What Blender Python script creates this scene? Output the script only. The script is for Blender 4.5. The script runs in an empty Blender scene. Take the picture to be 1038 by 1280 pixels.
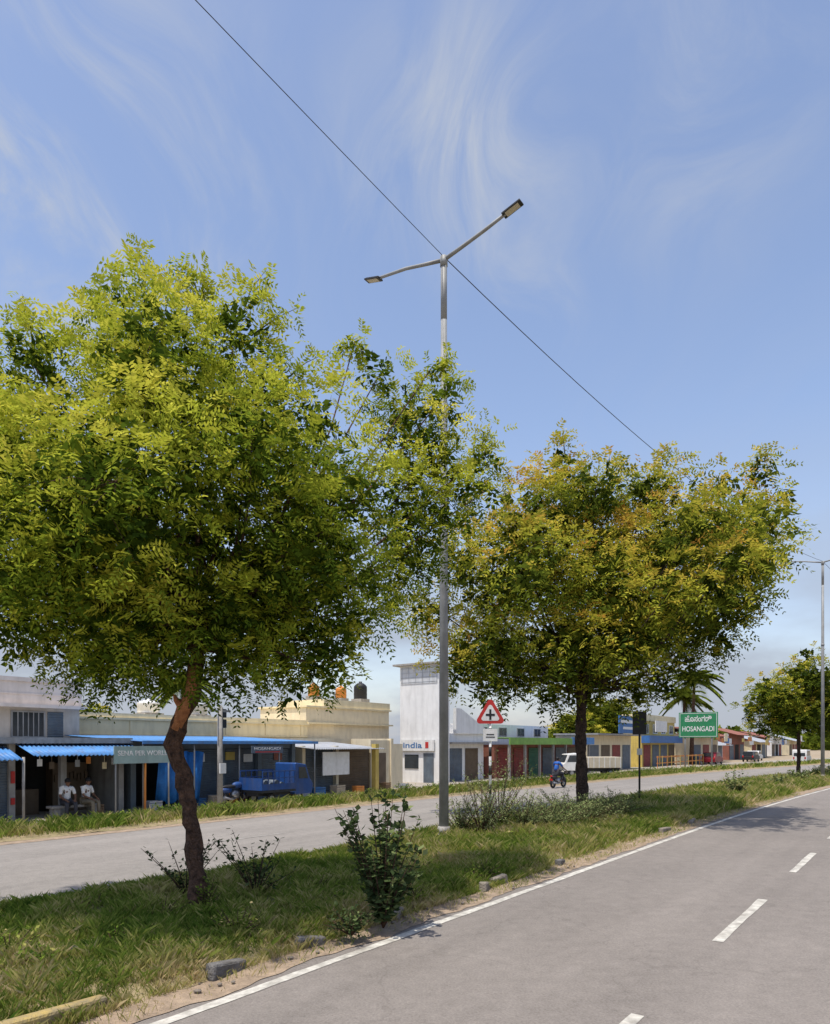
import bpy, math, random
import numpy as np
from mathutils import Vector, Matrix, Euler
random.seed(5)
rng = np.random.default_rng(11)
scene = bpy.context.scene
COL = scene.collection

# ---------------------------------------------------------------- road frame
D = Vector((0.5880, 0.8089, 0)); N = Vector((-0.8089, 0.5880, 0))
ANG = math.atan2(D.y, D.x)
def bend(u):
    w = max(0.0, u - 18.0)
    return -0.00125*w*w if w < 60 else -4.5 - 0.15*(w-60)
def P(u, v, z=0.0, curved=False):
    if curved: v = v + bend(u)
    p = D*u + N*v
    return Vector((p.x, p.y, z))
def bend_np(u):
    w = np.maximum(0, u-18.0)
    return np.where(w < 60, -0.00125*w*w, -4.5-0.15*(w-60))
def P_np(u, v, z):
    v = v + bend_np(u)
    return np.stack([D.x*u+N.x*v, D.y*u+N.y*v, z], -1)

# ---------------------------------------------------------------- materials
MATS = {}
def mat(name, c1, c2=None, scale=4.0, rough=0.8, bump=0.0, detail=5, metal=0.0, dirt=0.0, spec=0.3, bscale=None, bdist=0.03):
    if name in MATS: return MATS[name]
    m = bpy.data.materials.new(name); m.use_nodes = True
    nt = m.node_tree; b = nt.nodes["Principled BSDF"]
    b.inputs["Roughness"].default_value = rough
    b.inputs["Metallic"].default_value = metal
    b.inputs["Specular IOR Level"].default_value = spec
    if c2 is None: c2 = tuple(x*0.78 for x in c1)
    tc = nt.nodes.new("ShaderNodeTexCoord")
    no = nt.nodes.new("ShaderNodeTexNoise"); no.inputs["Scale"].default_value = scale
    no.inputs["Detail"].default_value = detail; no.inputs["Roughness"].default_value = 0.65
    nt.links.new(tc.outputs["Object"], no.inputs["Vector"])
    r = nt.nodes.new("ShaderNodeValToRGB")
    r.color_ramp.elements[0].position = 0.32; r.color_ramp.elements[1].position = 0.68
    r.color_ramp.elements[0].color = (*c2, 1); r.color_ramp.elements[1].color = (*c1, 1)
    nt.links.new(no.outputs["Fac"], r.inputs["Fac"])
    out = r.outputs["Color"]
    if dirt > 0:
        mp = nt.nodes.new("ShaderNodeMapping"); mp.inputs["Scale"].default_value = (1.6, 1.6, 0.35)
        nt.links.new(tc.outputs["Object"], mp.inputs["Vector"])
        n2 = nt.nodes.new("ShaderNodeTexNoise"); n2.inputs["Scale"].default_value = 2.2; n2.inputs["Detail"].default_value = 6
        nt.links.new(mp.outputs["Vector"], n2.inputs["Vector"])
        mr = nt.nodes.new("ShaderNodeMapRange"); mr.inputs["From Min"].default_value = 0.45; mr.inputs["From Max"].default_value = 0.75
        mr.inputs["To Max"].default_value = dirt
        nt.links.new(n2.outputs["Fac"], mr.inputs["Value"])
        mx = nt.nodes.new("ShaderNodeMix"); mx.data_type = 'RGBA'
        nt.links.new(mr.outputs["Result"], mx.inputs["Factor"])
        nt.links.new(out, mx.inputs["A"]); mx.inputs["B"].default_value = (0.12, 0.10, 0.075, 1)
        out = mx.outputs["Result"]
    nt.links.new(out, b.inputs["Base Color"])
    if bump > 0:
        bn = nt.nodes.new("ShaderNodeTexNoise"); bn.inputs["Scale"].default_value = bscale or scale*5; bn.inputs["Detail"].default_value = 4
        nt.links.new(tc.outputs["Object"], bn.inputs["Vector"])
        bp = nt.nodes.new("ShaderNodeBump"); bp.inputs["Strength"].default_value = bump; bp.inputs["Distance"].default_value = bdist
        nt.links.new(bn.outputs["Fac"], bp.inputs["Height"]); nt.links.new(bp.outputs["Normal"], b.inputs["Normal"])
    MATS[name] = m
    return m

def leaf_mat(name, stops, trans=0.3):
    m = bpy.data.materials.new(name); m.use_nodes = True
    nt = m.node_tree; nt.nodes.clear()
    o = nt.nodes.new("ShaderNodeOutputMaterial")
    at = nt.nodes.new("ShaderNodeAttribute"); at.attribute_name = "tint"
    r = nt.nodes.new("ShaderNodeValToRGB")
    e = r.color_ramp.elements
    e[0].position = stops[0][0]; e[0].color = (*stops[0][1], 1); e[1].position = stops[-1][0]; e[1].color = (*stops[-1][1], 1)
    for p_, c_ in stops[1:-1]:
        k = e.new(p_); k.color = (*c_, 1)
    nt.links.new(at.outputs["Fac"], r.inputs["Fac"])
    p = nt.nodes.new("ShaderNodeBsdfDiffuse")
    t = nt.nodes.new("ShaderNodeBsdfTranslucent")
    mx = nt.nodes.new("ShaderNodeMixShader"); mx.inputs[0].default_value = trans
    nt.links.new(r.outputs["Color"], p.inputs["Color"]); nt.links.new(r.outputs["Color"], t.inputs["Color"])
    nt.links.new(p.outputs[0], mx.inputs[1]); nt.links.new(t.outputs[0], mx.inputs[2])
    nt.links.new(mx.outputs[0], o.inputs["Surface"])
    return m

# ---------------------------------------------------------------- geometry helper
class G:
    def __init__(s): s.v = []; s.f = []; s.sm = []
    def add(s, vs, fs, smooth=False):
        o = len(s.v); s.v += [tuple(x) for x in vs]
        s.f += [tuple(i+o for i in f) for f in fs]; s.sm += [smooth]*len(fs)
        return s
    def box(s, x0, x1, y0, y1, z0, z1, M=None):
        vs = [Vector(p) for p in ((x0,y0,z0),(x1,y0,z0),(x1,y1,z0),(x0,y1,z0),(x0,y0,z1),(x1,y0,z1),(x1,y1,z1),(x0,y1,z1))]
        if M is not None: vs = [M @ p for p in vs]
        return s.add(vs, [(0,3,2,1),(4,5,6,7),(0,1,5,4),(1,2,6,5),(2,3,7,6),(3,0,4,7)])
    def prism(s, prof, y0, y1):
        n = len(prof)
        vs = [(x, y0, z) for x, z in prof] + [(x, y1, z) for x, z in prof]
        fs = [tuple(range(n-1, -1, -1))[::-1], tuple(range(2*n-1, n-1, -1))]
        fs += [(i, i+n, (i+1) % n+n, (i+1) % n) for i in range(n)]
        return s.add(vs, fs)
    def tube(s, pts, rad, n=8, cap=True, smooth=True):
        pts = [Vector(p) for p in pts]; 
        if not hasattr(rad, '__len__'): rad = [rad]*len(pts)
        vs = []; ref = None
        for i, p in enumerate(pts):
            t = (pts[min(i+1, len(pts)-1)] - pts[max(i-1, 0)])
            t = t.normalized() if t.length > 1e-9 else Vector((0,0,1))
            if ref is None:
                ref = t.cross(Vector((1,0,0)) if abs(t.x) < 0.8 else Vector((0,1,0))).normalized()
            a = (ref - t*ref.dot(t)).normalized(); ref = a; b = t.cross(a)
            for k in range(n):
                th = 2*math.pi*k/n
                vs.append(p + (a*math.cos(th)+b*math.sin(th))*rad[i])
        fs = []
        for i in range(len(pts)-1):
            for k in range(n):
                k2 = (k+1) % n
                fs.append((i*n+k, i*n+k2, (i+1)*n+k2, (i+1)*n+k))
        s.add(vs, fs, smooth)
        if cap:
            o = len(s.v)-len(vs)
            s.f.append(tuple(o+k for k in range(n))[::-1]); s.sm.append(False)
            o2 = o+(len(pts)-1)*n
            s.f.append(tuple(o2+k for k in range(n))); s.sm.append(False)
        return s
    def torus(s, c, R, r, n=24, m=8):
        vs = []; fs = []
        for i in range(n):
            a = 2*math.pi*i/n
            for j in range(m):
                b = 2*math.pi*j/m
                vs.append((c[0]+(R+r*math.cos(b))*math.cos(a), c[1]+r*math.sin(b), c[2]+(R+r*math.cos(b))*math.sin(a)))
        for i in range(n):
            for j in range(m):
                fs.append((i*m+j, i*m+(j+1) % m, ((i+1) % n)*m+(j+1) % m, ((i+1) % n)*m+j))
        return s.add(vs, fs, True)
    def ell(s, c, rx, ry, rz, n=14, m=9, rot=None):
        vs = []; fs = []
        for i in range(m+1):
            ph = math.pi*i/m
            for k in range(n):
                th = 2*math.pi*k/n
                p = Vector((rx*math.sin(ph)*math.cos(th), ry*math.sin(ph)*math.sin(th), rz*math.cos(ph)))
                if rot is not None: p = rot @ p
                vs.append(p+Vector(c))
        for i in range(m):
            for k in range(n):
                fs.append((i*n+k, (i+1)*n+k, (i+1)*n+(k+1) % n, i*n+(k+1) % n))
        return s.add(vs, fs, True)
    def corr(s, x0, x1, y0, z0, y1, z1, pitch=0.15, amp=0.025):
        n = int((x1-x0)/pitch*4)+1; vs = []
        for i in range(n+1):
            x = x0+(x1-x0)*i/n; dz = amp*math.sin(2*math.pi*(x-x0)/pitch)
            vs += [(x, y0, z0+dz), (x, y1, z1+dz)]
        return s.add(vs, [(2*i, 2*i+2, 2*i+3, 2*i+1) for i in range(n)], True)
    def shutter(s, x0, x1, y, z0, z1, step=0.09):
        n = max(2, int((z1-z0)/step)); vs = []; fs = []
        for i in range(n):
            a = z0+(z1-z0)*i/n; b = z0+(z1-z0)*(i+0.75)/n; c = z0+(z1-z0)*(i+1)/n
            o = len(vs)
            vs += [(x0,y,a),(x1,y,a),(x1,y-0.02,b),(x0,y-0.02,b),(x1,y,c),(x0,y,c)]
            fs += [(o,o+1,o+2,o+3),(o+3,o+2,o+4,o+5)]
        return s.add(vs, fs)
    def obj(s, name, material, parent=None, loc=None, bevel=0, solid=0, label=None):
        me = bpy.data.meshes.new(name); me.from_pydata(s.v, [], s.f); me.update()
        me.polygons.foreach_set("use_smooth", s.sm)
        me.materials.append(material)
        ob = bpy.data.objects.new(name, me); COL.objects.link(ob)
        if parent is not None: ob.parent = parent
        if loc is not None: ob.location = loc
        if bevel:
            b = ob.modifiers.new("b", 'BEVEL'); b.width = bevel; b.segments = 2; b.limit_method = 'ANGLE'
        if solid:
            k = ob.modifiers.new("s", 'SOLIDIFY'); k.thickness = solid
        if label: ob["label"] = label
        return ob

def thing(name, label, cat, loc, rot=ANG, group=None, scale=1):
    e = bpy.data.objects.new(name, None); COL.objects.link(e)
    e.empty_display_size = 0.3; e.location = loc; e.rotation_euler = (0, 0, rot); e.scale = (scale,)*3
    e["label"] = label; e["category"] = cat
    if group: e["group"] = group
    return e
def copy_thing(e, loc, rot=None, label=None, scale=None):
    n = e.copy(); COL.objects.link(n); n.location = loc
    if rot is not None: n.rotation_euler = (0, 0, rot)
    if label: n["label"] = label
    if scale: n.scale = (scale,)*3
    def rec(src, dst):
        for c in [o for o in bpy.data.objects if o.parent == src]:
            k = c.copy(); COL.objects.link(k); k.parent = dst; rec(c, k)
    rec(e, n)
    return n

def text(parent, body, x, y, z, size, material, width=None, rot=(math.pi/2, 0, 0), name="lettering"):
    cu = bpy.data.curves.new("t", 'FONT'); cu.body = body; cu.size = size; cu.align_x = 'CENTER'; cu.align_y = 'CENTER'
    cu.extrude = 0.004; cu.offset = size*0.012
    to = bpy.data.objects.new("t", cu); COL.objects.link(to)
    bpy.context.view_layer.update()
    me = bpy.data.meshes.new_from_object(to.evaluated_get(bpy.context.evaluated_depsgraph_get()))
    bpy.data.objects.remove(to)
    me.materials.clear(); me.materials.append(material)
    ob = bpy.data.objects.new(name, me); COL.objects.link(ob)
    ob.parent = parent; ob.location = (x, y, z); ob.rotation_euler = rot
    if width and len(me.vertices):
        xs = [v.co.x for v in me.vertices]; w = max(xs)-min(xs)
        ob.scale = (width/max(w, 1e-3), 1, 1)
    return ob

def array_mesh(name, verts, faces_per, material, tint=None):
    F, k, _ = verts.shape
    me = bpy.data.meshes.new(name)
    me.vertices.add(F*k); me.vertices.foreach_set("co", verts.reshape(-1).astype(np.float32))
    me.loops.add(F*k); me.loops.foreach_set("vertex_index", np.arange(F*k, dtype=np.int32))
    me.polygons.add(F); me.polygons.foreach_set("loop_start", np.arange(0, F*k, k, dtype=np.int32))
    me.polygons.foreach_set("loop_total", np.full(F, k, dtype=np.int32))
    me.update(calc_edges=True)
    if tint is not None:
        a = me.attributes.new("tint", 'FLOAT', 'POINT'); a.data.foreach_set("value", np.repeat(tint, k).astype(np.float32))
    me.materials.append(material)
    ob = bpy.data.objects.new(name, me); COL.objects.link(ob)
    return ob

def unit(a): return a/np.maximum(np.linalg.norm(a, axis=-1, keepdims=True), 1e-9)
def fronds(pos, axis, L, pairs, ll, lw, tint):
    """compound leaves -> quads (F,4,3)"""
    n = len(pos); axis = unit(axis)
    side = unit(np.cross(axis, unit(rng.normal(size=(n, 3))*.7+np.array([0, 0, 1.2]))))
    nor = np.cross(side, axis)
    out = []; ti = []
    for j in range(pairs):
        t = (j+0.6)/pairs
        base = pos + axis*(L*t)[:, None]; base[:, 2] -= 0.35*L*t*t
        for sg in (-1, 1):
            d = unit(side*sg + axis*0.55 + nor*rng.normal(0, 0.2, (n, 1)) + np.array([0, 0, -0.2]) + rng.normal(0, .12, (n, 3)))
            w = unit(np.cross(d, nor+rng.normal(0, .3, (n, 3))))
            l = (ll*rng.uniform(.75, 1.2, n)*(1-0.35*abs(t-.5)))[:, None]
            q = np.stack([base, base+d*l*.4+w*lw*.5, base+d*l, base+d*l*.45-w*lw*.5], 1)
            out.append(q); ti.append(tint+.06*(t-.5)+rng.normal(0, .05, n))
    return np.concatenate(out), np.clip(np.concatenate(ti), 0, 1)

# palette
bark = mat("bark", (0.16, 0.088, 0.056), (0.035, 0.021, 0.016), 9, 0.95, 1.0, bscale=20, bdist=.10)
bark_dark = mat("bark_dark", (0.085, 0.055, 0.040), (0.025, 0.017, 0.013), 7, 0.95, 1.0, bscale=16, bdist=.1)
bark_light = mat("bark_pale", (0.56, 0.25, 0.11), (0.28, 0.11, 0.05), 10, 0.9, 0.9)
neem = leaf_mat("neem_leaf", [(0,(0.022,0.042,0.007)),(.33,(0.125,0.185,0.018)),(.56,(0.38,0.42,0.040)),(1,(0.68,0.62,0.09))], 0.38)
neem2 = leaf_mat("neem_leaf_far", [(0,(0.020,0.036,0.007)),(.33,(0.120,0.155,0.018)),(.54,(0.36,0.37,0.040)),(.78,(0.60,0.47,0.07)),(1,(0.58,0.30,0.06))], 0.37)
bushleaf = leaf_mat("bush_leaf", [(0,(0.022,0.038,0.016)),(.5,(0.075,0.110,0.040)),(1,(0.30,0.34,0.14))], 0.25)
grassm = leaf_mat("grass_blade", [(0,(0.070,0.130,0.018)),(.38,(0.200,0.260,0.042)),(.62,(0.38,0.35,0.11)),(1,(0.60,0.46,0.26))], 0.32)

# ---------------------------------------------------------------- trees
def tree(name, label, loc, lobes, trunk, material, sr, per, L, ll, lw, dup=True, trunk_mat=bark, group=None, ndepth=1.2, patch=None, sparse=(), dens=2.5, bt=.40, core=26):
    e = thing(name, label, "tree", loc, 0.0, group)
    g = G()
    tp = [Vector(p) for p, r in trunk]; trr = [r for p, r in trunk]; pp_ = []; rr_ = []
    for i in range(len(tp)-1):
        m_ = max(1, int((tp[i+1]-tp[i]).length/.10))
        for j in range(m_):
            f = j/m_; pp_.append(tp[i].lerp(tp[i+1], f)+Vector((random.uniform(-.012,.012),)*3)); rr_.append((trr[i]*(1-f)+trr[i+1]*f)*random.uniform(.91, 1.09))
    pp_.append(tp[-1]); rr_.append(trr[-1])
    g.tube(pp_, rr_, 18)
    for i in range(len(pp_)*18):
        ring = i//18; c_ = pp_[ring]; p_ = Vector(g.v[i]); k_ = (i % 18)
        g.v[i] = tuple(c_+(p_-c_)*(1+.10*math.sin(k_*2.1+ring*.45)+.08*math.sin(k_*.7-ring*.8)+random.uniform(-.06, .06)))
    top = Vector(trunk[-1][0])
    LB = []
    for (x, z, r, *yy) in lobes:
        y = yy[0] if yy else random.uniform(-0.45, 0.45)*r
        LB.append((Vector((x, y, z)), r))
        if dup and r > ndepth*0.75 and not yy:
            LB.append((Vector((x*0.78+random.uniform(-.3, .3)*r, y-r*1.2, z-0.3*r)), r*0.76))
            LB.append((Vector((x*0.75+random.uniform(-.3, .3)*r, y+r*1.2, z-0.15*r)), r*0.78))
    pos = []; ax = []; ti = []; cpos = []
    tw = trunk[-1][1]
    for c, r in LB:
        st = top.lerp(Vector(trunk[-2][0]), random.random()*0.8)
        mid = st.lerp(c, 0.5) + Vector((random.uniform(-.2, .2), random.uniform(-.2, .2), -0.12*(c-st).length+0.1))
        q1 = st.lerp(mid, .5)+Vector((random.uniform(-.08, .08),)*3); q2 = mid.lerp(c, .5)+Vector((random.uniform(-.12, .12),)*3)
        g.tube([st, q1, mid, q2, c], [tw*.5, tw*.38, tw*.26, tw*.16, tw*.10], 7)
        M_ = int(dens*(r/sr)**2)+2
        lobe_t = random.gauss(0, .05)
        nc = int(core*(r/sr)**2)
        cpos.append(np.array(c)+unit(rng.normal(size=(nc, 3)))*(r*.74*rng.random(nc)**.4)[:, None]-np.array([0, 0, .12*r]))
        for k in range(M_):
            zf = 1-2*(k+.5)/M_; ph = k*2.399963+random.random()*.7
            d = np.array([math.sqrt(max(0, 1-zf*zf))*math.cos(ph), math.sqrt(max(0, 1-zf*zf))*math.sin(ph), zf])
            s_r = sr*random.uniform(.55, 1.25)*min(1, r/sr*.8)
            sc = np.array(c)+d*max(.1, r-s_r*.45)*random.uniform(.74, 1.26)
            if k % 3 == 0:
                m2 = Vector(np.array(c)*.5+sc*.5+rng.normal(0, .08*r, 3))
                g.tube([c, m2, Vector(sc)], [tw*.09, tw*.05, tw*.02], 4, cap=False)
            npk = max(6, int(per*(s_r/sr)**2*random.uniform(.8, 1.2)))
            dd = unit(rng.normal(size=(npk, 3))+d*.45+np.array([0, 0, .30]))
            rr = s_r*(rng.random(npk)**.42)
            pp = sc+dd*rr[:, None]*np.array([1, 1, .70])
            aa = dd*.8+rng.normal(0, .38, (npk, 3))+np.array([0, 0, -.05])+d*.25
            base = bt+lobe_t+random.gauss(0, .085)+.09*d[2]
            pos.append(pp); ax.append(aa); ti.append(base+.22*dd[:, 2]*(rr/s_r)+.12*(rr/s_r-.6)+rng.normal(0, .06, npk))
    for (x, y, z, dx, dy, dz) in sparse:     # twigs poking out of the crown
        a = Vector((x, y, z)); b = a+Vector((dx, dy, dz)); m2 = a.lerp(b, .5)+Vector((random.uniform(-.08, .08), 0, .05))
        g.tube([a, m2, b], [tw*.12, tw*.07, tw*.03], 5)
        npk = 30; t = rng.random(npk)**.8
        pp = np.array(a)[None]*(1-t[:, None])+np.array(b)[None]*t[:, None]+rng.normal(0, L*.28, (npk, 3))
        pos.append(pp); ax.append(rng.normal(0, .7, (npk, 3))+np.array([dx, dy, dz])*.4); ti.append(np.full(npk, .58)+rng.normal(0, .1, npk))
    pos = np.concatenate(pos); ax = np.concatenate(ax); ti = np.concatenate(ti)
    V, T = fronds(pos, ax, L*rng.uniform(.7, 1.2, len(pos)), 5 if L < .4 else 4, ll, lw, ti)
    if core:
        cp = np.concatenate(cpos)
        V2, T2 = fronds(cp, rng.normal(size=(len(cp), 3)), L*rng.uniform(.7, 1.1, len(cp)), 3, ll*1.7, lw*2.6, np.clip(rng.normal(.13, .07, len(cp)), 0, 1))  # inner fronds tinted dark to paint the shade inside the crown
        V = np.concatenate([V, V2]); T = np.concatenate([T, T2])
    tr = g.obj("trunk", trunk_mat, e)
    if patch:
        h = G(); h.tube([p for p, r in patch], [r for p, r in patch], 10)
        h.tube([(-.20,-.08,2.86),(-.30,-.13,3.02),(-.33,-.14,3.10)], [.06,.045,.012], 8)
        h.v = [tuple(c*random.uniform(.994, 1.006) for c in p) for p in h.v]
        h.obj("peeled_bark", bark_light, tr)
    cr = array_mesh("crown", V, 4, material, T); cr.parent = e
    return e

T1 = [(-2.3,7.75,.68),(-3.1,7.1,.72),(-3.1,6.3,1.0),(-.78,8.45,.62),(.45,8.35,.60),(-.25,7.5,1.05),(.85,7.3,.74),(1.6,6.5,.92),(-1.55,6.7,.85),(-1.5,5.7,1.4),(.2,5.8,1.5),
      (1.75,5.3,1.05),(-2.3,4.9,1.1),(-3.5,5.3,1.0),(-.9,4.2,.95),(.9,4.3,.95),(-1.75,3.85,.65),(2.0,4.3,.7),(2.3,5.9,.5),(.6,3.45,.5,-.5),(1.3,3.5,.5,.3),(1.9,3.55,.45),(-1.3,3.5,.5,.2),(-2.5,4.1,.6),
      (2.45,8.7,.44,2.0),(3.6,8.4,.40,2.0),(3.35,7.4,.8,2.1),(4.15,7.3,.34,2.0),(2.75,6.4,.75,1.8),(2.05,9.3,.20,2.0),(2.95,8.1,.56,2.2),(4.3,6.75,.26,2.0),(3.1,5.7,.6,1.8),(3.65,6.5,.6,1.9),(2.6,5.0,.5,1.6),(3.4,8.9,.22,2.0)]
tree("roadside_tree", "leafy neem tree with leaning brown trunk on grassy median", (-3.08, 10.2, 0.10), T1,
     [((.03,0,-.1),.19),((0,0,.15),.135),((-.06,0,.6),.115),((-.11,0,1.2),.108),((-.24,.03,1.9),.106),((-.39,.03,2.40),.122),((-.27,0,2.8),.110),((-.08,-.02,3.08),.098),((-.05,0,3.6),.092),((.05,0,4.3),.085)],
     neem, .43, 33, .26, .092, .031,
     patch=[((-.34,-.03,2.60),.075),((-.22,-.04,2.9),.100),((-.10,-.05,3.12),.098),((-.07,-.035,3.5),.088)],
     sparse=[(-.8,0,8.7,-.1,0,.85),(-.5,0,8.6,.3,0,.7),(.6,0,8.5,.35,0,.7),(.8,0,8.3,.6,0,.35),(-2.4,0,8.1,-.15,0,.75),(-2.1,0,8.0,.3,.2,.5),(-2.8,0,7.6,-.3,0,.7),(-1.2,0,8.2,-.35,0,.6),(2.2,2,9.0,-.25,0,.3),(3.5,2,8.7,.1,0,.3),(-.2,0,8.5,.2,0,.6),(4.2,2,7.5,.2,0,.35),(1.2,0,7.6,.6,0,.4),(0.1,0,8.6,-.1,0,.6)], bt=.46, core=17)
T3 = [(-.63,11.95,1.0),(-2.4,10.3,1.5),(.0,10.9,1.25),(2.7,11.2,1.15),(4.5,11.3,.9),(6.1,11.8,.7),(6.7,11.1,.5),(5.2,10.0,1.2),(3.3,9.3,1.7),(1.4,9.8,1.0),
      (0,8.9,1.9),(-3,8.4,1.8),(-4.6,8.8,1.1),(-5.2,7.2,1.0),(-3.5,6.0,1.5),(-1,5.9,1.6),(1.3,6.5,1.8),(3.5,7.0,1.6),(5.0,7.8,1.2),(5.8,8.3,.7),(4.7,6.5,1.0),(3.9,5.4,.8),(5.7,9.1,.9),
      (-2.6,4.6,1.0),(.5,4.7,1.0),(2.5,4.8,1.0),(6.2,10.5,.5),(-4.4,5.3,.8),(-1.0,4.2,.8),(1.6,4.3,.8),(-3.6,4.4,.6),(.5,5.6,1.0,-2.6),(.2,7.5,1.1,-2.8),(4.2,8.0,1.0,-3.6),(2.8,7.2,1.1,-4.2),(5.2,9.2,.8,-2.6),(2.4,9.0,1.0,-3.6),(1.4,6.6,.8,-4.2)]  # forward lobes shaped to cast the crown's shadow onto the near road
tree("roadside_tree", "broad neem tree with yellow-green crown on grassy median", (5.76, 24.5, 0.10), T3,
     [((0,0,-.1),.30),((0,0,.3),.21),((-.02,0,1.4),.185),((-.06,0,2.6),.18),((-.03,0,3.8),.17),((0,0,5.2),.16)],
     neem2, .85, 40, .46, .17, .062, ndepth=1.5, bt=.47, core=18, trunk_mat=bark_dark,
     sparse=[(-.6,0,12.4,-.1,0,.7),(2.7,0,11.8,.2,0,.6),(-2.5,0,11.4,-.3,0,.6),(6.0,0,12.0,.2,0,.4)])
T4 = [(-2.2,6.3,1.2),(.4,7.6,1.3),(1.9,5.9,1.5),(-1.4,4.6,1.2),(-3.4,4.9,.8),(0,4.9,1.4),(3,5.3,1.3),(.7,9.0,.6),(-2.6,3.7,.7),(1.6,4.2,1.0)]
tree("roadside_tree", "small green tree with thin trunk on far median", (28.0, 52.0, 0.1), T4,
     [((0,0,-.1),.2),((0,0,.3),.14),((.05,0,1.6),.12),((0,0,3.2),.11),((.1,0,4.4),.1)],
     neem2, .75, 20, .55, .24, .10, ndepth=1.2, bt=.40, core=12, trunk_mat=bark_dark)

# background trees behind the shops
BG = [(-2.2,4.6,1.6),(0,5.6,1.9),(2.1,4.8,1.7),(0,3.6,1.8),(-1,6.9,1.1),(1.3,6.8,1.0)]
for i, (u, v, s) in enumerate([(88,38,.8),(98,38,1.1),(110,40,.8),(45,40,.65),(24,44,.62)]):
    bt_ = tree("background_tree", "dense green tree rising behind the shops", P(u, v), BG,
         [((0,0,-.1),.25),((0,0,1.2),.18),((.1,0,3.0),.15)], neem2, .9, 18, .9, .42, .2, ndepth=1.2, group="trees behind the shops", dup=False, bt=.27, core=8)
    bt_.scale = (s*1.2, s*1.2, s)

def palm(loc, h, s=1.0):
    e = thing("palm_tree", "coconut palm with drooping fronds behind the shops", "palm tree", loc, 0)
    g = G(); g.tube([(0,0,-.1),(.1,0,h*.4),(.3,0,h*.8),(.35,0,h)], [.28,.22,.17,.15], 10); g.obj("trunk", bark, e)
    out = []; ti = []
    for k in range(34):
        a = 2*math.pi*k/26*2.4+random.random(); el = random.uniform(-.5, 1.15); Lf = 3.3*random.uniform(.8, 1.1)*s
        c = np.array([.35, 0, h]); d = np.array([math.cos(a)*math.cos(el), math.sin(a)*math.cos(el), math.sin(el)])
        sd = np.array([-math.sin(a), math.cos(a), 0])
        for j in range(30):
            t = (j+1)/30; b = c+d*Lf*t; b[2] -= Lf*.55*t*t
            for sg in (-1, 1):
                tip = b+sd*sg*.75*s*(1-.6*abs(t-.45))+d*.35*s+np.array([0, 0, -.35*s])
                out.append([b, b+d*.16, tip, b-d*.08]); ti.append(random.uniform(.1, .4))
    cr = array_mesh("crown", np.array(out), 4, neem2, np.array(ti)); cr.parent = e
palm((33.2, 85.5, 0), 10.2, 1.1)
palm((34.5, 92, 0), 8.6, 1.0)
palm(P(33, 46), 7.0, .7)

# ---------------------------------------------------------------- ground & roads
ground_m = mat("earth", (0.36, 0.29, 0.205), (0.24, 0.19, 0.125), 0.6, 0.95, 0.4, bscale=8)
g = G(); g.add([(-1500,-600,-.012),(1500,-600,-.012),(1500,2500,-.012),(-1500,2500,-.012)], [(0,1,2,3)])
o = g.obj("ground", ground_m); o["kind"] = "structure"

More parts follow.
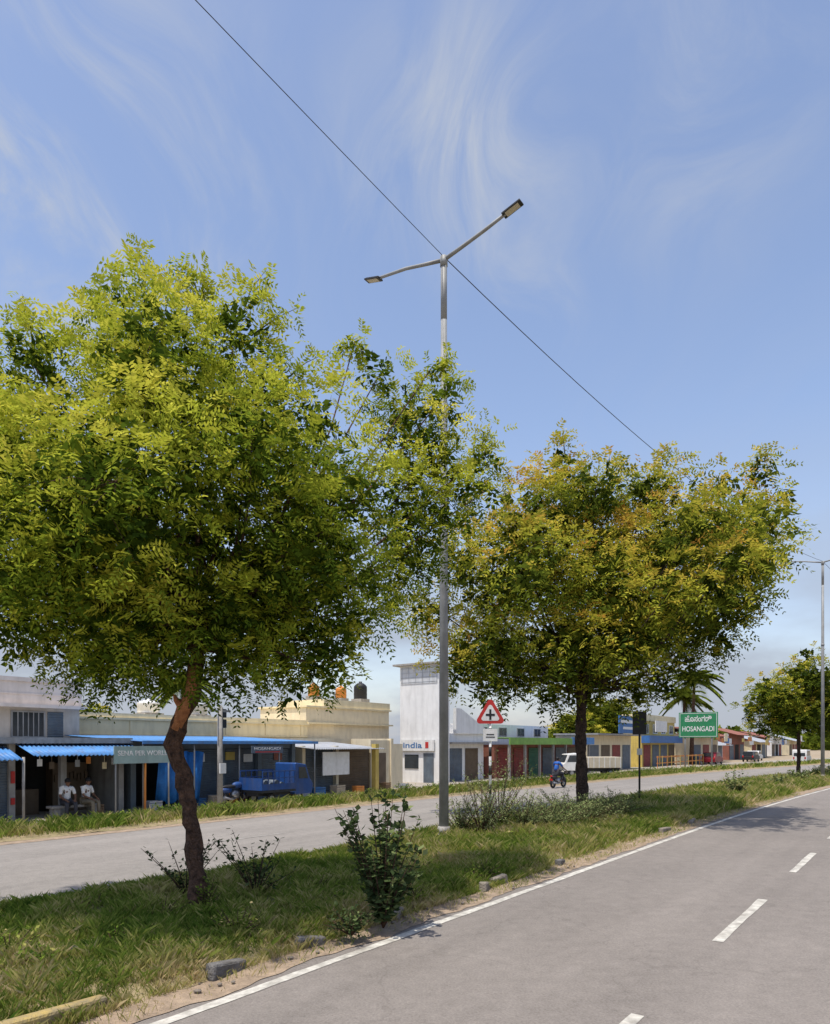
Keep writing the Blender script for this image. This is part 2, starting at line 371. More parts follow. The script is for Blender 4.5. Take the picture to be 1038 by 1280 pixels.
def asphalt(name, base):
    m = bpy.data.materials.new(name); m.use_nodes = True; nt = m.node_tree; b = nt.nodes["Principled BSDF"]
    b.inputs["Roughness"].default_value = .85; b.inputs["Specular IOR Level"].default_value = .2
    tc = nt.nodes.new("ShaderNodeTexCoord")
    def noise(sc, det, vec=None, rough=.6):
        n = nt.nodes.new("ShaderNodeTexNoise"); n.inputs["Scale"].default_value = sc; n.inputs["Detail"].default_value = det; n.inputs["Roughness"].default_value = rough
        nt.links.new(vec or tc.outputs["Object"], n.inputs["Vector"]); return n.outputs["Fac"]
    mp = nt.nodes.new("ShaderNodeMapping"); mp.inputs["Rotation"].default_value = (0, 0, -ANG); mp.vector_type = 'POINT'
    nt.links.new(tc.outputs["Object"], mp.inputs["Vector"])
    mp2 = nt.nodes.new("ShaderNodeMapping"); mp2.inputs["Scale"].default_value = (.03, .9, 1)
    nt.links.new(mp.outputs["Vector"], mp2.inputs["Vector"])
    tracks = noise(1.0, 3, mp2.outputs["Vector"])
    big = noise(.35, 5); fine = noise(38, 4, rough=.85); mid = noise(5, 6)
    def ma(op, a, bb):
        n = nt.nodes.new("ShaderNodeMath"); n.operation = op
        for i, x in enumerate((a, bb)):
            if isinstance(x, (int, float)): n.inputs[i].default_value = x
            else: nt.links.new(x, n.inputs[i])
        return n.outputs[0]
    s = ma('ADD', ma('MULTIPLY', tracks, .6), ma('ADD', ma('MULTIPLY', big, .4), ma('ADD', ma('MULTIPLY', fine, 1.5), ma('MULTIPLY', mid, .5))))
    s = ma('ADD', s, -.48)
    mul = nt.nodes.new("ShaderNodeMix"); mul.data_type = 'RGBA'; mul.blend_type = 'MULTIPLY'; mul.inputs["Factor"].default_value = 1
    mul.inputs["A"].default_value = (*base, 1); nt.links.new(s, mul.inputs["B"])
    vo = nt.nodes.new("ShaderNodeTexVoronoi"); vo.feature = 'DISTANCE_TO_EDGE'; vo.inputs["Scale"].default_value = .33
    wn = nt.nodes.new("ShaderNodeTexNoise"); wn.inputs["Scale"].default_value = 1.5; wn.inputs["Detail"].default_value = 6
    nt.links.new(tc.outputs["Object"], wn.inputs["Vector"])
    av = nt.nodes.new("ShaderNodeVectorMath"); av.operation = 'ADD'
    nt.links.new(tc.outputs["Object"], av.inputs[0]); nt.links.new(wn.outputs["Color"], av.inputs[1]); nt.links.new(av.outputs[0], vo.inputs["Vector"])
    mr = nt.nodes.new("ShaderNodeMapRange"); mr.inputs["From Max"].default_value = .006; mr.inputs["To Min"].default_value = .86; mr.inputs["To Max"].default_value = 1
    nt.links.new(vo.outputs["Distance"], mr.inputs["Value"])
    m2 = nt.nodes.new("ShaderNodeMix"); m2.data_type = 'RGBA'; m2.blend_type = 'MULTIPLY'; m2.inputs["Factor"].default_value = 1
    nt.links.new(mul.outputs["Result"], m2.inputs["A"]); nt.links.new(mr.outputs["Result"], m2.inputs["B"])
    nt.links.new(m2.outputs["Result"], b.inputs["Base Color"])
    bp = nt.nodes.new("ShaderNodeBump"); bp.inputs["Strength"].default_value = .5; bp.inputs["Distance"].default_value = .01
    nt.links.new(fine, bp.inputs["Height"]); nt.links.new(bp.outputs["Normal"], b.inputs["Normal"])
    return m
asph = asphalt("asphalt", (0.192, 0.170, 0.151))
asph2 = asphalt("asphalt_far", (0.222, 0.202, 0.180))

def fbm(u, v, s=1.0):
    return (np.sin(u*1.7*s+1.3*np.sin(v*1.1*s))+np.sin(v*2.3*s+2*np.sin(u*.9*s)+1)+.6*np.sin(u*4.9*s-v*3.7*s)+.4*np.sin(u*9.3*s+v*7.7*s+2))/3.0
def strip(name, u0, u1, v0, v1, z, material, du=2.0, nv=1, wob0=0, wob1=0, zf=None, kind=True):
    us = np.arange(u0, u1+du*.5, du); fr = np.linspace(0, 1, nv+1)
    U, F = np.meshgrid(us, fr, indexing='ij')
    a = v0+wob0*fbm(us, us*0+3, 1.5)[:, None]; b = v1+wob1*fbm(us, us*0+8, 1.5)[:, None]
    V = a+(b-a)*F
    Z = np.full_like(U, z) if zf is None else z+zf(U, V)
    pts = P_np(U, V, Z).reshape(-1, 3); k = nv+1
    fs = [(i*k+j, (i+1)*k+j, (i+1)*k+j+1, i*k+j+1) for i in range(len(us)-1) for j in range(nv)]
    gg = G(); gg.add(pts, fs, True); ob = gg.obj(name, material)
    if kind: ob["kind"] = "structure"
    return ob
strip("road", -30, 420, -4.5, 6.0, .004, asph)
strip("far_carriageway_road", -30, 420, 10.6, 18.6, .004, asph2)
paint = mat("road_paint", (0.62, 0.59, 0.52), (0.34, 0.32, 0.28), 9, .7, .1, dirt=.6)
paint_faint = mat("road_paint_worn", (0.33, 0.31, 0.28), (0.24, 0.22, 0.20), 5, .8, .1, dirt=.6)
strip("road_edge_marking", -5, 260, 5.50, 5.63, .010, paint, .12, 1, .012, .018)
for k in range(-1, 12):
    a = 3.5+6.0*k
    strip("road_lane_marking", a, a+3.0, 2.13, 2.26, .010, paint, .2, 1, .012, .012)
for k in range(0, 8):
    a = 2+9*k
    strip("road_lane_marking", a, a+3.0, 14.65, 14.77, .010, paint_faint, .5, 1, .02, .02)
sand = mat("sandy_soil", (0.38, 0.285, 0.20), (0.20, 0.15, 0.105), 5, .95, .7, bscale=40)
strip("dirt_shoulder_path", -8, 200, 5.74, 6.6, .012, sand, .08, 4, .10, 0, zf=lambda U, V: .02*np.clip((V-5.9)*2, 0, 1)+.006*fbm(U, V, 5)*np.clip((V-5.85)*3, 0, 1))
def med_z(U, V):
    e = np.clip((V-6.25)/.35, 0, 1)*np.clip((11.0-V)/.35, 0, 1)
    return e*(.12+.035*fbm(U, V, .9))+0.002
soil = mat("median_soil", (0.20, 0.175, 0.080), (0.34, 0.26, 0.165), 1.6, .98, .9, bscale=25)
strip("median_ground", -8, 220, 6.22, 11.0, .022, soil, .15, 20, .14, .06, zf=med_z)
strip("far_shoulder_path", -10, 220, 18.5, 19.1, .010, sand, .3, 2, .05, .08)
verge = strip("verge_ground", -10, 160, 19.0, 21.2, .012, soil, .5, 5, .1, .15, zf=lambda U, V: .1*np.sin(np.clip((V-19)/2.2, 0, 1)*math.pi))
strip("service_road", -20, 160, 21.1, 30, .002, mat("dusty_lane", (0.36,0.32,0.27), (0.25,0.22,0.18), .9, .9, .3))

# grass
def blades(n, ufun, vfun, zf, h, w, hmod=1.0, dry=.5, amp=1.0):
    u = ufun(n); v = vfun(n)
    z = zf(u, v)
    nz = fbm(u, v, .8); n2 = fbm(u+31, v+7, 2.6); n3 = fbm(u*1.3+5, v*1.7, 6.0)
    b = P_np(u, v, z)
    keep = rng.random(n) < np.clip(.68+.35*nz+.3*n2+.35*n3, .05, 1)
    b = b[keep]; nz = nz[keep]; n2 = n2[keep]; n3 = n3[keep]; k = len(b)
    a = rng.uniform(0, 2*np.pi, k); hh = h*rng.uniform(.3, 1.35, k)*np.clip(1+.45*n2+.40*n3, .3, 2.2)*hmod
    lean = rng.normal(0, .45, (k, 2))*hh[:, None]
    wd = np.stack([np.cos(a), np.sin(a), np.zeros(k)], -1)*(w*rng.uniform(.6, 1.3, k))[:, None]
    mid = b+np.concatenate([lean*.35, (hh*.6)[:, None]], 1); tip = b+np.concatenate([lean, hh[:, None]], 1)
    q = np.stack([b-wd*.5, b+wd*.5, mid+wd*.35, tip], 1)
    t = np.clip(dry-.32*nz*amp+.18*n2*amp+rng.normal(0, .16, k), 0, 1)
    return q, t
def mz(u, v): return med_z(u, v)+.02
def uu(a, b): return lambda n: rng.uniform(a, b, n)
Q = []
Q.append(blades(165000, uu(1.5, 13), uu(6.35, 11.0), mz, .115, .0048, dry=.40))
Q.append(blades(60000, uu(1.5, 13), lambda n: 6.12+rng.random(n)**1.4*1.7, mz, .09, .0050, dry=.62))
Q.append(blades(95000, uu(13, 26), uu(6.22, 11.0), mz, .16, .009, dry=.46))
Q.append(blades(56000, uu(26, 55), uu(6.15, 11.0), mz, .22, .018, dry=.48))
Q.append(blades(26000, uu(55, 150), uu(6.15, 11.0), mz, .26, .05, dry=.46))
Q.append(blades(14000, uu(1.5, 40), lambda n: 6.3-rng.random(n)**1.6*.55, lambda u, v: v*0+.02, .06, .007, dry=.58))
q = np.concatenate([a for a, b in Q]); t = np.concatenate([b for a, b in Q])
o = array_mesh("grass", q, 4, grassm, t); o["kind"] = "stuff"; o["label"] = "patchy green and straw coloured grass covering the median"; o["category"] = "grass"
Q = [blades(95000, uu(2, 60), lambda n: np.clip(rng.normal(20.1, .5, n), 19.0, 21.2), lambda u, v: v*0+.09, .22, .020, dry=.38),
     blades(16000, uu(60, 140), lambda n: rng.normal(20.1, .5, n), lambda u, v: v*0+.1, .3, .07, dry=.4)]
q = np.concatenate([a for a, b in Q]); t = np.concatenate([b for a, b in Q])
o = array_mesh("verge_grass", q, 4, grassm, t); o["kind"] = "stuff"; o["label"] = "long green weeds growing along the far roadside verge"; o["category"] = "grass"

# shrubs and weeds
def shrub(name, label, loc, h, w, stems, nl, ls, material, upright=1.0, flat=.9, base_t=.35, cat="bush", group=None, low=.2, wid=.27):
    e = thing(name, label, cat, loc, 0, group)
    g = G(); Qs = []; Ts = []
    for s in range(stems):
        a = random.uniform(0, 2*math.pi); rr = w*math.sqrt(random.random())
        top = Vector((math.cos(a)*rr, math.sin(a)*rr, h*random.uniform(.35, 1.05)*(1-.35*(rr/w)*upright)))
        m1 = Vector((top.x*.45, top.y*.45, top.z*.5))
        g.tube([(0,0,-.03), m1, top], [.012, .008, .003], 5)
        n = nl; t = rng.uniform(low, 1.0, n)
        p = np.where((t < .5)[:, None], np.array(m1)*(t*2)[:, None], np.array(m1)*(2-2*t)[:, None]+np.array(top)*(2*t-1)[:, None])+rng.normal(0, .03, (n, 3))
        d = unit(rng.normal(0, 1, (n, 3))*np.array([1, 1, .5])+np.array([0, 0, .3])); sd = unit(np.cross(d, np.array([0, 0, 1.])+rng.normal(0, .35, (n, 3))))
        l = (ls*rng.uniform(.55, 1.2, n))[:, None]
        Qs.append(np.stack([p, p+d*l*.5+sd*l*wid, p+d*l, p+d*l*.5-sd*l*wid], 1)); Ts.append(np.clip(rng.normal(base_t, .2, n), 0, 1))
    g.obj("stem", bark, e)
    c = array_mesh("foliage", np.concatenate(Qs), 4, material, np.concatenate(Ts)); c.parent = e
    return e
shrub("bush", "tall dark leafy sapling bush on grassy median", (-.42, 9.4, .1), 1.68, .64, 34, 48, .125, bushleaf, .0, base_t=.45, low=.10, wid=.33)
shrub("bush", "low leafy weeds at the foot of the tree trunk", (-2.95, 10.05, .12), .6, .3, 16, 26, .06, grassm, base_t=.25)
shrub("bush", "thin dark shrub with drooping twigs behind the trunk", (-2.5, 11.2, .12), 1.05, .75, 14, 28, .095, bushleaf, .3)
shrub("bush", "thin dark shrub with drooping twigs behind the trunk", (-3.6, 11.2, .12), 1.0, .8, 12, 24, .095, bushleaf, .3)
shrub("bush", "pale green low weed clump in the grass", (-2.2, 8.75, .12), .5, .36, 16, 26, .06, grassm, base_t=.45)
shrub("bush", "dark creeping weed at the median edge", (-.8, 8.95, .12), .42, .38, 20, 26, .07, bushleaf, base_t=.4)
for (x_, y_, h_, w_) in ((1.75,18.5,2.0,1.0),(2.4,20.2,2.3,1.2),(1.2,18.9,1.4,.9),(3.0,19.6,1.2,1.2)):
    shrub("bush", "wispy pale feathery shrub beside the warning sign", (x_, y_, .12), h_, w_, 34, 60, .085, bushleaf, .5, base_t=.8, wid=.16)
for (x_, y_) in ((3.7,20.0),(4.4,20.6),(5.2,21.6),(4.7,22.8),(5.9,22.3),(6.4,23.2)):
    shrub("bush", "low sprawling feathery bush on the median", (x_, y_, .12), 1.0, 1.5, 44, 70, .085, bushleaf, .6, base_t=.78, wid=.16)
for i in range(80):
    u = random.uniform(3.5, 34); v = random.uniform(6.4, 10.7)
    shrub("weed", "small green weed growing in the median grass", P(u, v, .11, True), random.uniform(.16, .42), random.uniform(.12, .36), 10, 18, random.uniform(.035, .07), grassm, base_t=random.uniform(.05, .5), cat="weed", group="weeds in the median grass")
for i in range(9):
    u = 36+i*7+random.uniform(-2, 2)
    shrub("bush", "low green shrub further along the median", P(u, random.uniform(7.5, 10.3), .1, True), random.uniform(.6, 1.3), .7, 22, 28, .16, bushleaf, .6, base_t=.75, group="shrubs along the median")
for i in range(34):
    u = 8+i*1.7+random.uniform(-.7, .7)
    shrub("bush", "weedy green shrub on the far roadside verge", P(u, random.uniform(19.5, 20.7), .09, True), random.uniform(.35, .75), .6, 20, 30, .09, grassm, .6, base_t=random.uniform(.05, .35), group="shrubs along the far verge")

# kerb stones
kerb_y = mat("kerb_yellow", (0.46, 0.33, 0.10), (0.26, 0.21, 0.12), 9, .9, .5, dirt=.6)
kerb_g = mat("kerb_grey", (0.19, 0.18, 0.17), (0.09, 0.085, 0.08), 7, .95, .9, dirt=.6)
kerb_l = mat("kerb_pale", (0.30, 0.26, 0.21), (0.18, 0.15, 0.12), 7, .95, .9, dirt=.6)
for (u, v, L, tilt, yaw, zo, m, lab) in [(3.2,6.26,.95,.03,.0,0.01,kerb_y,"worn yellow painted kerb stone at median edge"),(2.15,6.28,.95,-.02,.01,0.01,kerb_g,"dark weathered kerb stone at median edge"),
        (5.0,6.16,.5,.14,.12,0,kerb_g,"tilted dark kerb stone at median edge"),(6.3,6.18,.4,.16,-.2,-.02,kerb_g,"half buried dark kerb stone"),(8.1,6.2,.3,-.2,.3,-.03,kerb_l,"half buried dark kerb stone"),
        (10.5,6.16,.42,.18,.3,-.01,kerb_l,"broken pale kerb stone at median edge"),(11.1,6.22,.34,-.2,-.35,0,kerb_l,"broken pale kerb stone at median edge"),(13.6,6.2,.4,.1,.2,-.03,kerb_g,"half buried dark kerb stone"),
        (20.5,6.15,.8,.05,0,-.03,kerb_l,"pale kerb stone at median edge"),(23.2,6.15,.7,-.06,0.1,-.03,kerb_l,"pale kerb stone at median edge")]:
    e = thing("kerb_stone", lab, "kerb", P(u, v, zo, True), ANG+yaw, "kerb stones along the median")
    g = G(); g.box(-L/2, L/2, -.07, .07, -.03, .16, Matrix.Rotation(tilt, 4, 'Y')); g.obj("block", m, e, bevel=.03)
pebm = mat("pebble", (0.30,0.25,0.2), (0.14,0.12,0.1), 12, .95, .4)
for i in range(60):
    u = random.uniform(2.5, 16); v = random.uniform(5.8, 6.4); s = random.uniform(.010, .032)
    g = G(); g.ell((0,0,0), s*random.uniform(.8,1.5), s, s*.6, 7, 5)
    g.v = [tuple(c*random.uniform(.85, 1.15) for c in p) for p in g.v]
    o = g.obj("pebble", pebm, None, P(u, v, .035)); o["label"] = "small brown stone on the dirt shoulder"; o["category"] = "stone"; o["group"] = "stones on the dirt shoulder"; o.rotation_euler = (0, 0, random.random()*6)
litter = mat("litter_dark", (0.05,0.055,0.07), (0.02,0.02,0.025), 9, .5)
g = G()
for k in range(7): g.ell((random.uniform(-.1,.1), random.uniform(-.05,.05), .01), .07, .04, .025, 6, 4)
o = g.obj("litter", litter, None, (-3.75, 8.0, .19)); o["label"] = "crumpled dark plastic litter in the grass"; o["category"] = "litter"

# ---------------------------------------------------------------- street lamps
galv = mat("galvanised_steel", (0.31, 0.315, 0.31), (0.22, 0.225, 0.22), 3, .6, .05, metal=.1, dirt=.45)
dark_metal = mat("dark_metal", (0.045, 0.047, 0.05), (0.03, 0.03, 0.032), 6, .5, metal=.3)
glass_led = mat("lamp_glass", (0.55, 0.50, 0.38), (0.4, 0.37, 0.3), 40, .2)
conc = mat("concrete", (0.36, 0.34, 0.31), (0.24, 0.225, 0.205), 5, .9, .3, dirt=.3)
lampthing = thing("street_lamp", "tall grey twin-arm street lamp on the grassy median", "street lamp", (.73, 18.0, .12), ANG, "street lamps on the median")
g = G(); g.tube([(0,0,0),(0,0,7.4),(0,0,14.62)], [.125,.098,.072], 12); g.tube([(0,0,9.0),(0,0,9.14)], .108, 12); g.tube([(0,0,13.1),(0,0,14.55)], [.080,.080], 12)
pole = g.obj("pole", galv, lampthing)
g = G(); g.box(-.28,.28,-.28,.28,-.1,.12); g.tube([(0,0,.12),(0,0,.30)], [.19,.15], 12)
for a in (-.21,.21):
    for b in (-.21,.21): g.tube([(a,b,.12),(a,b,.17)], .025, 6)
g.obj("base_plate", conc, lampthing)
for sg, tipz, La in ((-1, 15.1, 1.95), (1, 15.05, 2.3)):
    g = G(); g.tube([(0,0,14.62),(0,sg*.6,14.74),(0,sg*1.2,14.87),(0,sg*(La-.12),tipz-.07)], [.05,.045,.042,.038], 8)
    if sg == -1: g.tube([(0,0,14.45),(0,0,14.70)], .095, 10)
    arm = g.obj("arm", galv, lampthing)
    R = Matrix.Translation((0, sg*La, tipz-.05)) @ Matrix.Rotation(sg*.25, 4, 'X') @ Matrix.Diagonal((.70, .74, .6, 1))
    g = G(); g.box(-.15,.15,-.34,.34,-.03,.035,R); g.box(-.11,.11,-.30,.05,.036,.075,R)
    for k in range(5): g.box(-.12+.05*k,-.105+.05*k,.055,.3,.036,.07,R)
    h = g.obj("lamp_head", dark_metal, lampthing, bevel=.01)
    g = G(); g.box(-.11,.11,-.24,.24,-.045,-.032,R); g.obj("lamp_lens", glass_led, h)
copy_thing(lampthing, (27.5, 48.0, .12))

cab_m = mat("cable_black", (0.05,0.05,0.06), (0.03,0.03,0.04), 5, .6)
def cable(a, b, sag, r, label):
    a = Vector(a); b = Vector(b); pts = []
    for i in range(25):
        t = i/24; p = a.lerp(b, t); p.z -= 4*sag*t*(1-t); pts.append(p)
    g = G(); g.tube(pts, r, 5); o = g.obj("overhead_cable", cab_m); o["label"] = label; o["category"] = "cable"; o["group"] = "overhead cables"
cable((.73,18.0,14.82), (27.5,48,14.82), 1.1, .012, "thin black overhead cable strung between the street lamps")
cable((.73,18.0,14.82), (-22.7,-14.2,16.3), .2, .008, "thin black overhead cable strung between the street lamps")
cable((-20,14.5,13.4), (14,60,8.5), 1.6, .012, "thin black overhead service cable behind the trees")
cable((27.5,48,14.82), P(95,8,15,True), 1.0, .012, "thin black overhead cable strung between the street lamps")

# ---------------------------------------------------------------- signs
red = mat("sign_red", (0.52,0.035,0.03), (0.4,0.03,0.025), 6, .5, dirt=.2)
white = mat("sign_white", (0.75,0.74,0.72), (0.62,0.61,0.58), 5, .5, dirt=.2)
black = mat("sign_black", (0.02,0.02,0.02), (0.012,0.012,0.012), 5, .5)
def tri_prism(g, cx, cz, s, y0, y1):
    h = s*.866; r = s*.10
    pts = []
    for k, (px, pz) in enumerate([(-s/2, -h/3), (s/2, -h/3), (0, 2*h/3)]):
        c = Vector((px, pz)); c2 = c-c.normalized()*r*2
        a0 = [210, 330, 90][k]
        for j in range(-2, 3):
            a = math.radians(a0+j*28); pts.append((cx+c2.x+r*math.cos(a), cz+c2.y+r*math.sin(a)))
    g.prism(pts, y0, y1)
SR = -0.05
e = thing("warning_sign", "triangular red-bordered crossroads warning sign on striped post", "traffic sign", (2.0, 18.9, .12), SR)
g = G(); g.tube([(0,.05,0),(0,.05,3.35)], .036, 10); post = g.obj("post", white, e)
for i in range(6):
    g = G(); g.tube([(0,.05,.05+i*.5),(0,.05,.05+i*.5+.25)], .0385, 10); g.obj("black_band", black, post)
g = G(); tri_prism(g, 0, 3.16, .84, 0, .012); g.obj("sign_plate", red, e)
g = G(); tri_prism(g, 0, 3.155, .55, -.004, -.001); g.obj("sign_face", white, e)
g = G(); g.box(-.028,.028,-.009,-.005,3.02,3.30); g.box(-.12,.12,-.0092,-.0052,3.125,3.18); g.obj("cross_symbol", black, e)
g = G(); g.box(-.19,.19,0,.012,2.45,2.78); pl = g.obj("distance_plate", white, e)
g = G(); g.box(-.1,.1,-.006,-.002,2.62,2.645); g.box(-.12,.12,-.006,-.002,2.55,2.575); g.obj("lettering", black, pl)
e = thing("sign_board", "dark rear side of traffic sign on thin post", "traffic sign", (8.8, 27.9, .12), -.25)
g = G(); g.tube([(0,0,0),(0,0,3.6)], .04, 10); g.obj("post", dark_metal, e)
g = G(); g.box(-.26,.26,-.05,-.02,2.75,3.65); g.box(-.22,.22,-.065,-.051,2.95,2.99); g.box(-.22,.22,-.065,-.051,3.4,3.44); g.obj("sign_plate", dark_metal, e)
g = G(); g.box(-.1,.1,-.1,-.066,1.95,2.2); g.obj("small_plate", white, e)

# ---------------------------------------------------------------- buildings
cream = mat("cream_plaster", (0.80, 0.69, 0.45), (0.70, 0.60, 0.38), 1.2, .9, .1, dirt=.22)
cream2 = mat("cream_pale_plaster", (0.76, 0.66, 0.47), (0.66, 0.57, 0.40), 1.2, .9, .1, dirt=.22)
pinkw = mat("pinkish_plaster", (0.78, 0.69, 0.62), (0.68, 0.60, 0.53), 1.2, .9, .1, dirt=.25)
whitew = mat("white_plaster", (0.78, 0.77, 0.75), (0.70, 0.69, 0.67), 1.2, .9, .1, dirt=.18)
greyw = mat("grey_plaster", (0.36, 0.36, 0.36), (0.26, 0.26, 0.26), 1.5, .9, .1, dirt=.4)
bluesheet = mat("blue_roof_sheet", (0.09, 0.27, 0.58), (0.07, 0.20, 0.44), 2, .5, .05, dirt=.5)
shut_g = mat("shutter_grey_blue", (0.13, 0.165, 0.20), (0.08, 0.10, 0.125), 2, .55, dirt=.4)
shut_b = mat("shutter_blue", (0.05, 0.18, 0.42), (0.03, 0.12, 0.28), 2, .55, dirt=.3)
shut_br = mat("shutter_brown", (0.16, 0.115, 0.075), (0.10, 0.07, 0.045), 2, .6, dirt=.3)
shut_r = mat("shutter_red", (0.28, 0.045, 0.04), (0.17, 0.03, 0.028), 2, .6, dirt=.4)
darkin = mat("dark_interior_shade", (0.035, 0.032, 0.03), (0.018, 0.017, 0.016), 2, .9)  # near-black colour stands in for the shade inside open shops
orange = mat("orange_paint", (0.62, 0.24, 0.05), (0.5, 0.18, 0.04), 3, .6, dirt=.3)
yellow = mat("yellow_paint", (0.62, 0.46, 0.12), (0.5, 0.37, 0.09), 3, .6, dirt=.35)
limeg = mat("lime_fascia", (0.22, 0.40, 0.08), (0.16, 0.30, 0.06), 3, .6, dirt=.3)
tin = mat("tin_sheet", (0.42, 0.44, 0.46), (0.32, 0.33, 0.35), 3, .5, .05, metal=.1, dirt=.4)
winm = mat("window_glass", (0.04, 0.05, 0.06), (0.025, 0.03, 0.035), 3, .15, spec=.6)
bluep = mat("sign_blue", (0.05, 0.16, 0.40), (0.04, 0.12, 0.30), 3, .5, dirt=.3)
greensign = mat("sign_green", (0.03, 0.22, 0.09), (0.02, 0.17, 0.07), 3, .45, dirt=.15)
redtile = mat("red_wall", (0.30, 0.11, 0.075), (0.21, 0.075, 0.05), 2, .8, dirt=.4)
greensh = mat("sign_greygreen", (0.32, 0.42, 0.39), (0.25, 0.34, 0.31), 3, .6, dirt=.3)

def window(e, x0, x1, z0, z1, y, frame=whitew, bars=2):
    g = G(); f = .06
    g.box(x0-f,x1+f,y-.05,y-.003,z1,z1+f); g.box(x0-f,x1+f,y-.05,y-.003,z0-f,z0); g.box(x0-f,x0,y-.05,y-.003,z0,z1); g.box(x1,x1+f,y-.05,y-.003,z0,z1)
    w = g.obj("window", frame, e)
    g = G(); g.box(x0,x1,y-.025,y-.004,z0,z1); g.obj("glass", winm, w)
    for k in range(1, bars+1):
        g = G(); xx = x0+(x1-x0)*k/(bars+1); g.box(xx-.02,xx+.02,y-.04,y-.027,z0,z1); g.obj("bar", frame, w)

# house with pinkish parapet
e = thing("house", "flat-roofed pinkish house with grey barred window behind shop", "house", P(8, 29))
g = G(); g.box(0,7.9,0,7,0,4.0); g.obj("wall", mat("beige_wall",(0.60,0.54,0.47),(0.50,0.45,0.39),1.2,.9,.1,dirt=.3), e)
g = G(); g.box(-.1,8.0,-.45,-.002,3.93,4.05); g.box(-.05,7.95,-.1,7,4.052,4.95); g.box(-.12,8.02,-.17,7.05,4.952,5.12); g.box(-.05,7.95,-.13,-.102,4.45,4.5); g.obj("parapet", pinkw, e)
window(e, 5.2, 6.4, 2.8, 3.75, 0, greyw, 5)
g = G(); g.shutter(6.55,7.2,-.02,2.75,3.8,.1); g.obj("shutter", shut_g, e)
# open-front shop with blue awning
e = thing("shop", "small open-fronted shop under blue corrugated awning", "shop", P(7.2, 24.5))
g = G(); g.box(0,.2,0,4,0,2.5); g.box(3.85,4.05,0,4,0,2.5); g.box(7.75,7.95,0,4,0,2.5); g.box(0.2,7.75,3.8,4,0,2.5); g.box(5.6,5.8,.05,.25,0,2.5); g.obj("wall", mat("stained_wall",(0.40,0.38,0.35),(0.26,0.24,0.22),1.5,.9,.1,dirt=.5), e)
g = G(); g.box(-.2,8.1,-.35,4.1,2.52,2.72); g.obj("roof", conc, e)
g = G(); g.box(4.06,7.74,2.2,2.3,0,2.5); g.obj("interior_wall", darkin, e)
g = G(); g.shutter(.21,3.84,.12,0,2.45); g.obj("shutter", shut_g, e)
g = G(); g.corr(4.0,8.15,-1.35,2.12,-.1,2.5); g.obj("awning", bluesheet, e, solid=.012)
g = G(); g.corr(-.2,3.7,-1.3,2.0,-.1,2.42); g.obj("awning", bluesheet, e, solid=.012)
g = G(); g.box(4.3,5.4,1.2,1.9,0,.9); g.box(6.1,7.4,1.6,2.1,0,1.8)
for k in range(9): g.box(6.15+.14*k,6.25+.14*k,1.5,1.58,1.1+.05*(k%3),1.35+.06*(k%3))
g.obj("counter", shut_br, e)
for xx in (3.75, 8.05):
    g = G(); g.tube([(xx,-1.2,0),(xx,-1.2,2.08)], .045, 8); g.obj("post", orange if xx > 5 else conc, e)
g = G(); g.box(3.9,4.02,-.05,-.002,1.2,1.6); g.obj("poster", red, e)
g = G(); g.box(3.9,4.02,-.05,-.002,.5,.72); g.obj("poster", red, e)
for (xx, zz, m_) in ((6.9,1.6,cream),(7.25,1.75,tin),(5.9,1.7,tin),(6.3,1.8,orange),(4.6,1.75,whitew),(5.0,1.65,shut_br)):
    g = G(); g.box(xx,xx+.16,-.35,-.32,zz,zz+.24); g.box(xx+.07,xx+.09,-.34,-.33,zz+.241,2.3); g.obj("hanging_goods", m_, e)

# long cream building
e = thing("building", "long single-storey cream building with plain parapet", "building", P(16, 30))
g = G(); g.box(0,14.4,0,8,0,3.6); g.obj("wall", cream, e)
g = G(); g.box(-.06,14.46,-.12,8.05,3.602,3.70); g.box(0,14.4,-.02,.18,3.702,3.9); g.box(0,14.4,-.05,-.003,2.9,2.97)
for k in range(6): g.box(.1+2.75*k,.22+2.75*k,-.05,-.003,2.972,3.6)
g.obj("parapet", cream, e)
e = thing("building", "two-storey cream building with stepped roof", "building", P(30.5, 30.2))
g = G(); g.box(0,8,0,4,0,4.7); g.obj("wall", cream2, e)
g = G(); g.box(-.1,8.1,-.15,4.1,4.702,4.8); g.box(1.5,8.05,-.05,4,4.802,5.25); g.box(-.1,8.1,-.3,-.003,3.7,3.8); g.obj("parapet", cream, e)

# blue-roofed shop row
e = thing("shop_row", "row of shuttered shops under long blue sheet roof", "shop", P(15.5, 24.6))
tealw = mat("teal_grey_wall",(0.17,0.205,0.23),(0.11,0.135,0.155),1.5,.9,.1,dirt=.4)
g = G()
g.box(0,8.62,4.2,4.4,0,2.8); g.box(0,.2,.3,4.2,0,2.6); g.box(8.4,8.62,.3,4.2,0,2.6); g.box(.22,8.4,.1,.3,2.3,2.6)
for k in range(5): x = 0+2.1*k; g.box(x,x+.22,0,.3,0,2.6)
g.obj("wall", tealw, e)
g = G(); g.corr(-.3,8.9,-1.2,2.60,4.3,2.86,.18,.02); g.obj("roof", bluesheet, e, solid=.012)
g = G(); g.box(-.3,8.9,-1.24,-1.21,2.50,2.62); g.obj("fascia", bluesheet, e)
for k in range(1, 4):
    g = G(); g.shutter(.24+2.1*k,2.08+2.1*k,.2,0,2.28); g.obj("shutter", [shut_b, shut_g, shut_g, shut_g][k], e)
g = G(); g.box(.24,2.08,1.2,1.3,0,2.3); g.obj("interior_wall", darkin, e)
for k in range(5):
    g = G(); g.tube([(-.2+2.25*k,-1.1,0),(-.2+2.25*k,-1.1,2.56)], .03, 8); g.obj("post", galv, e)
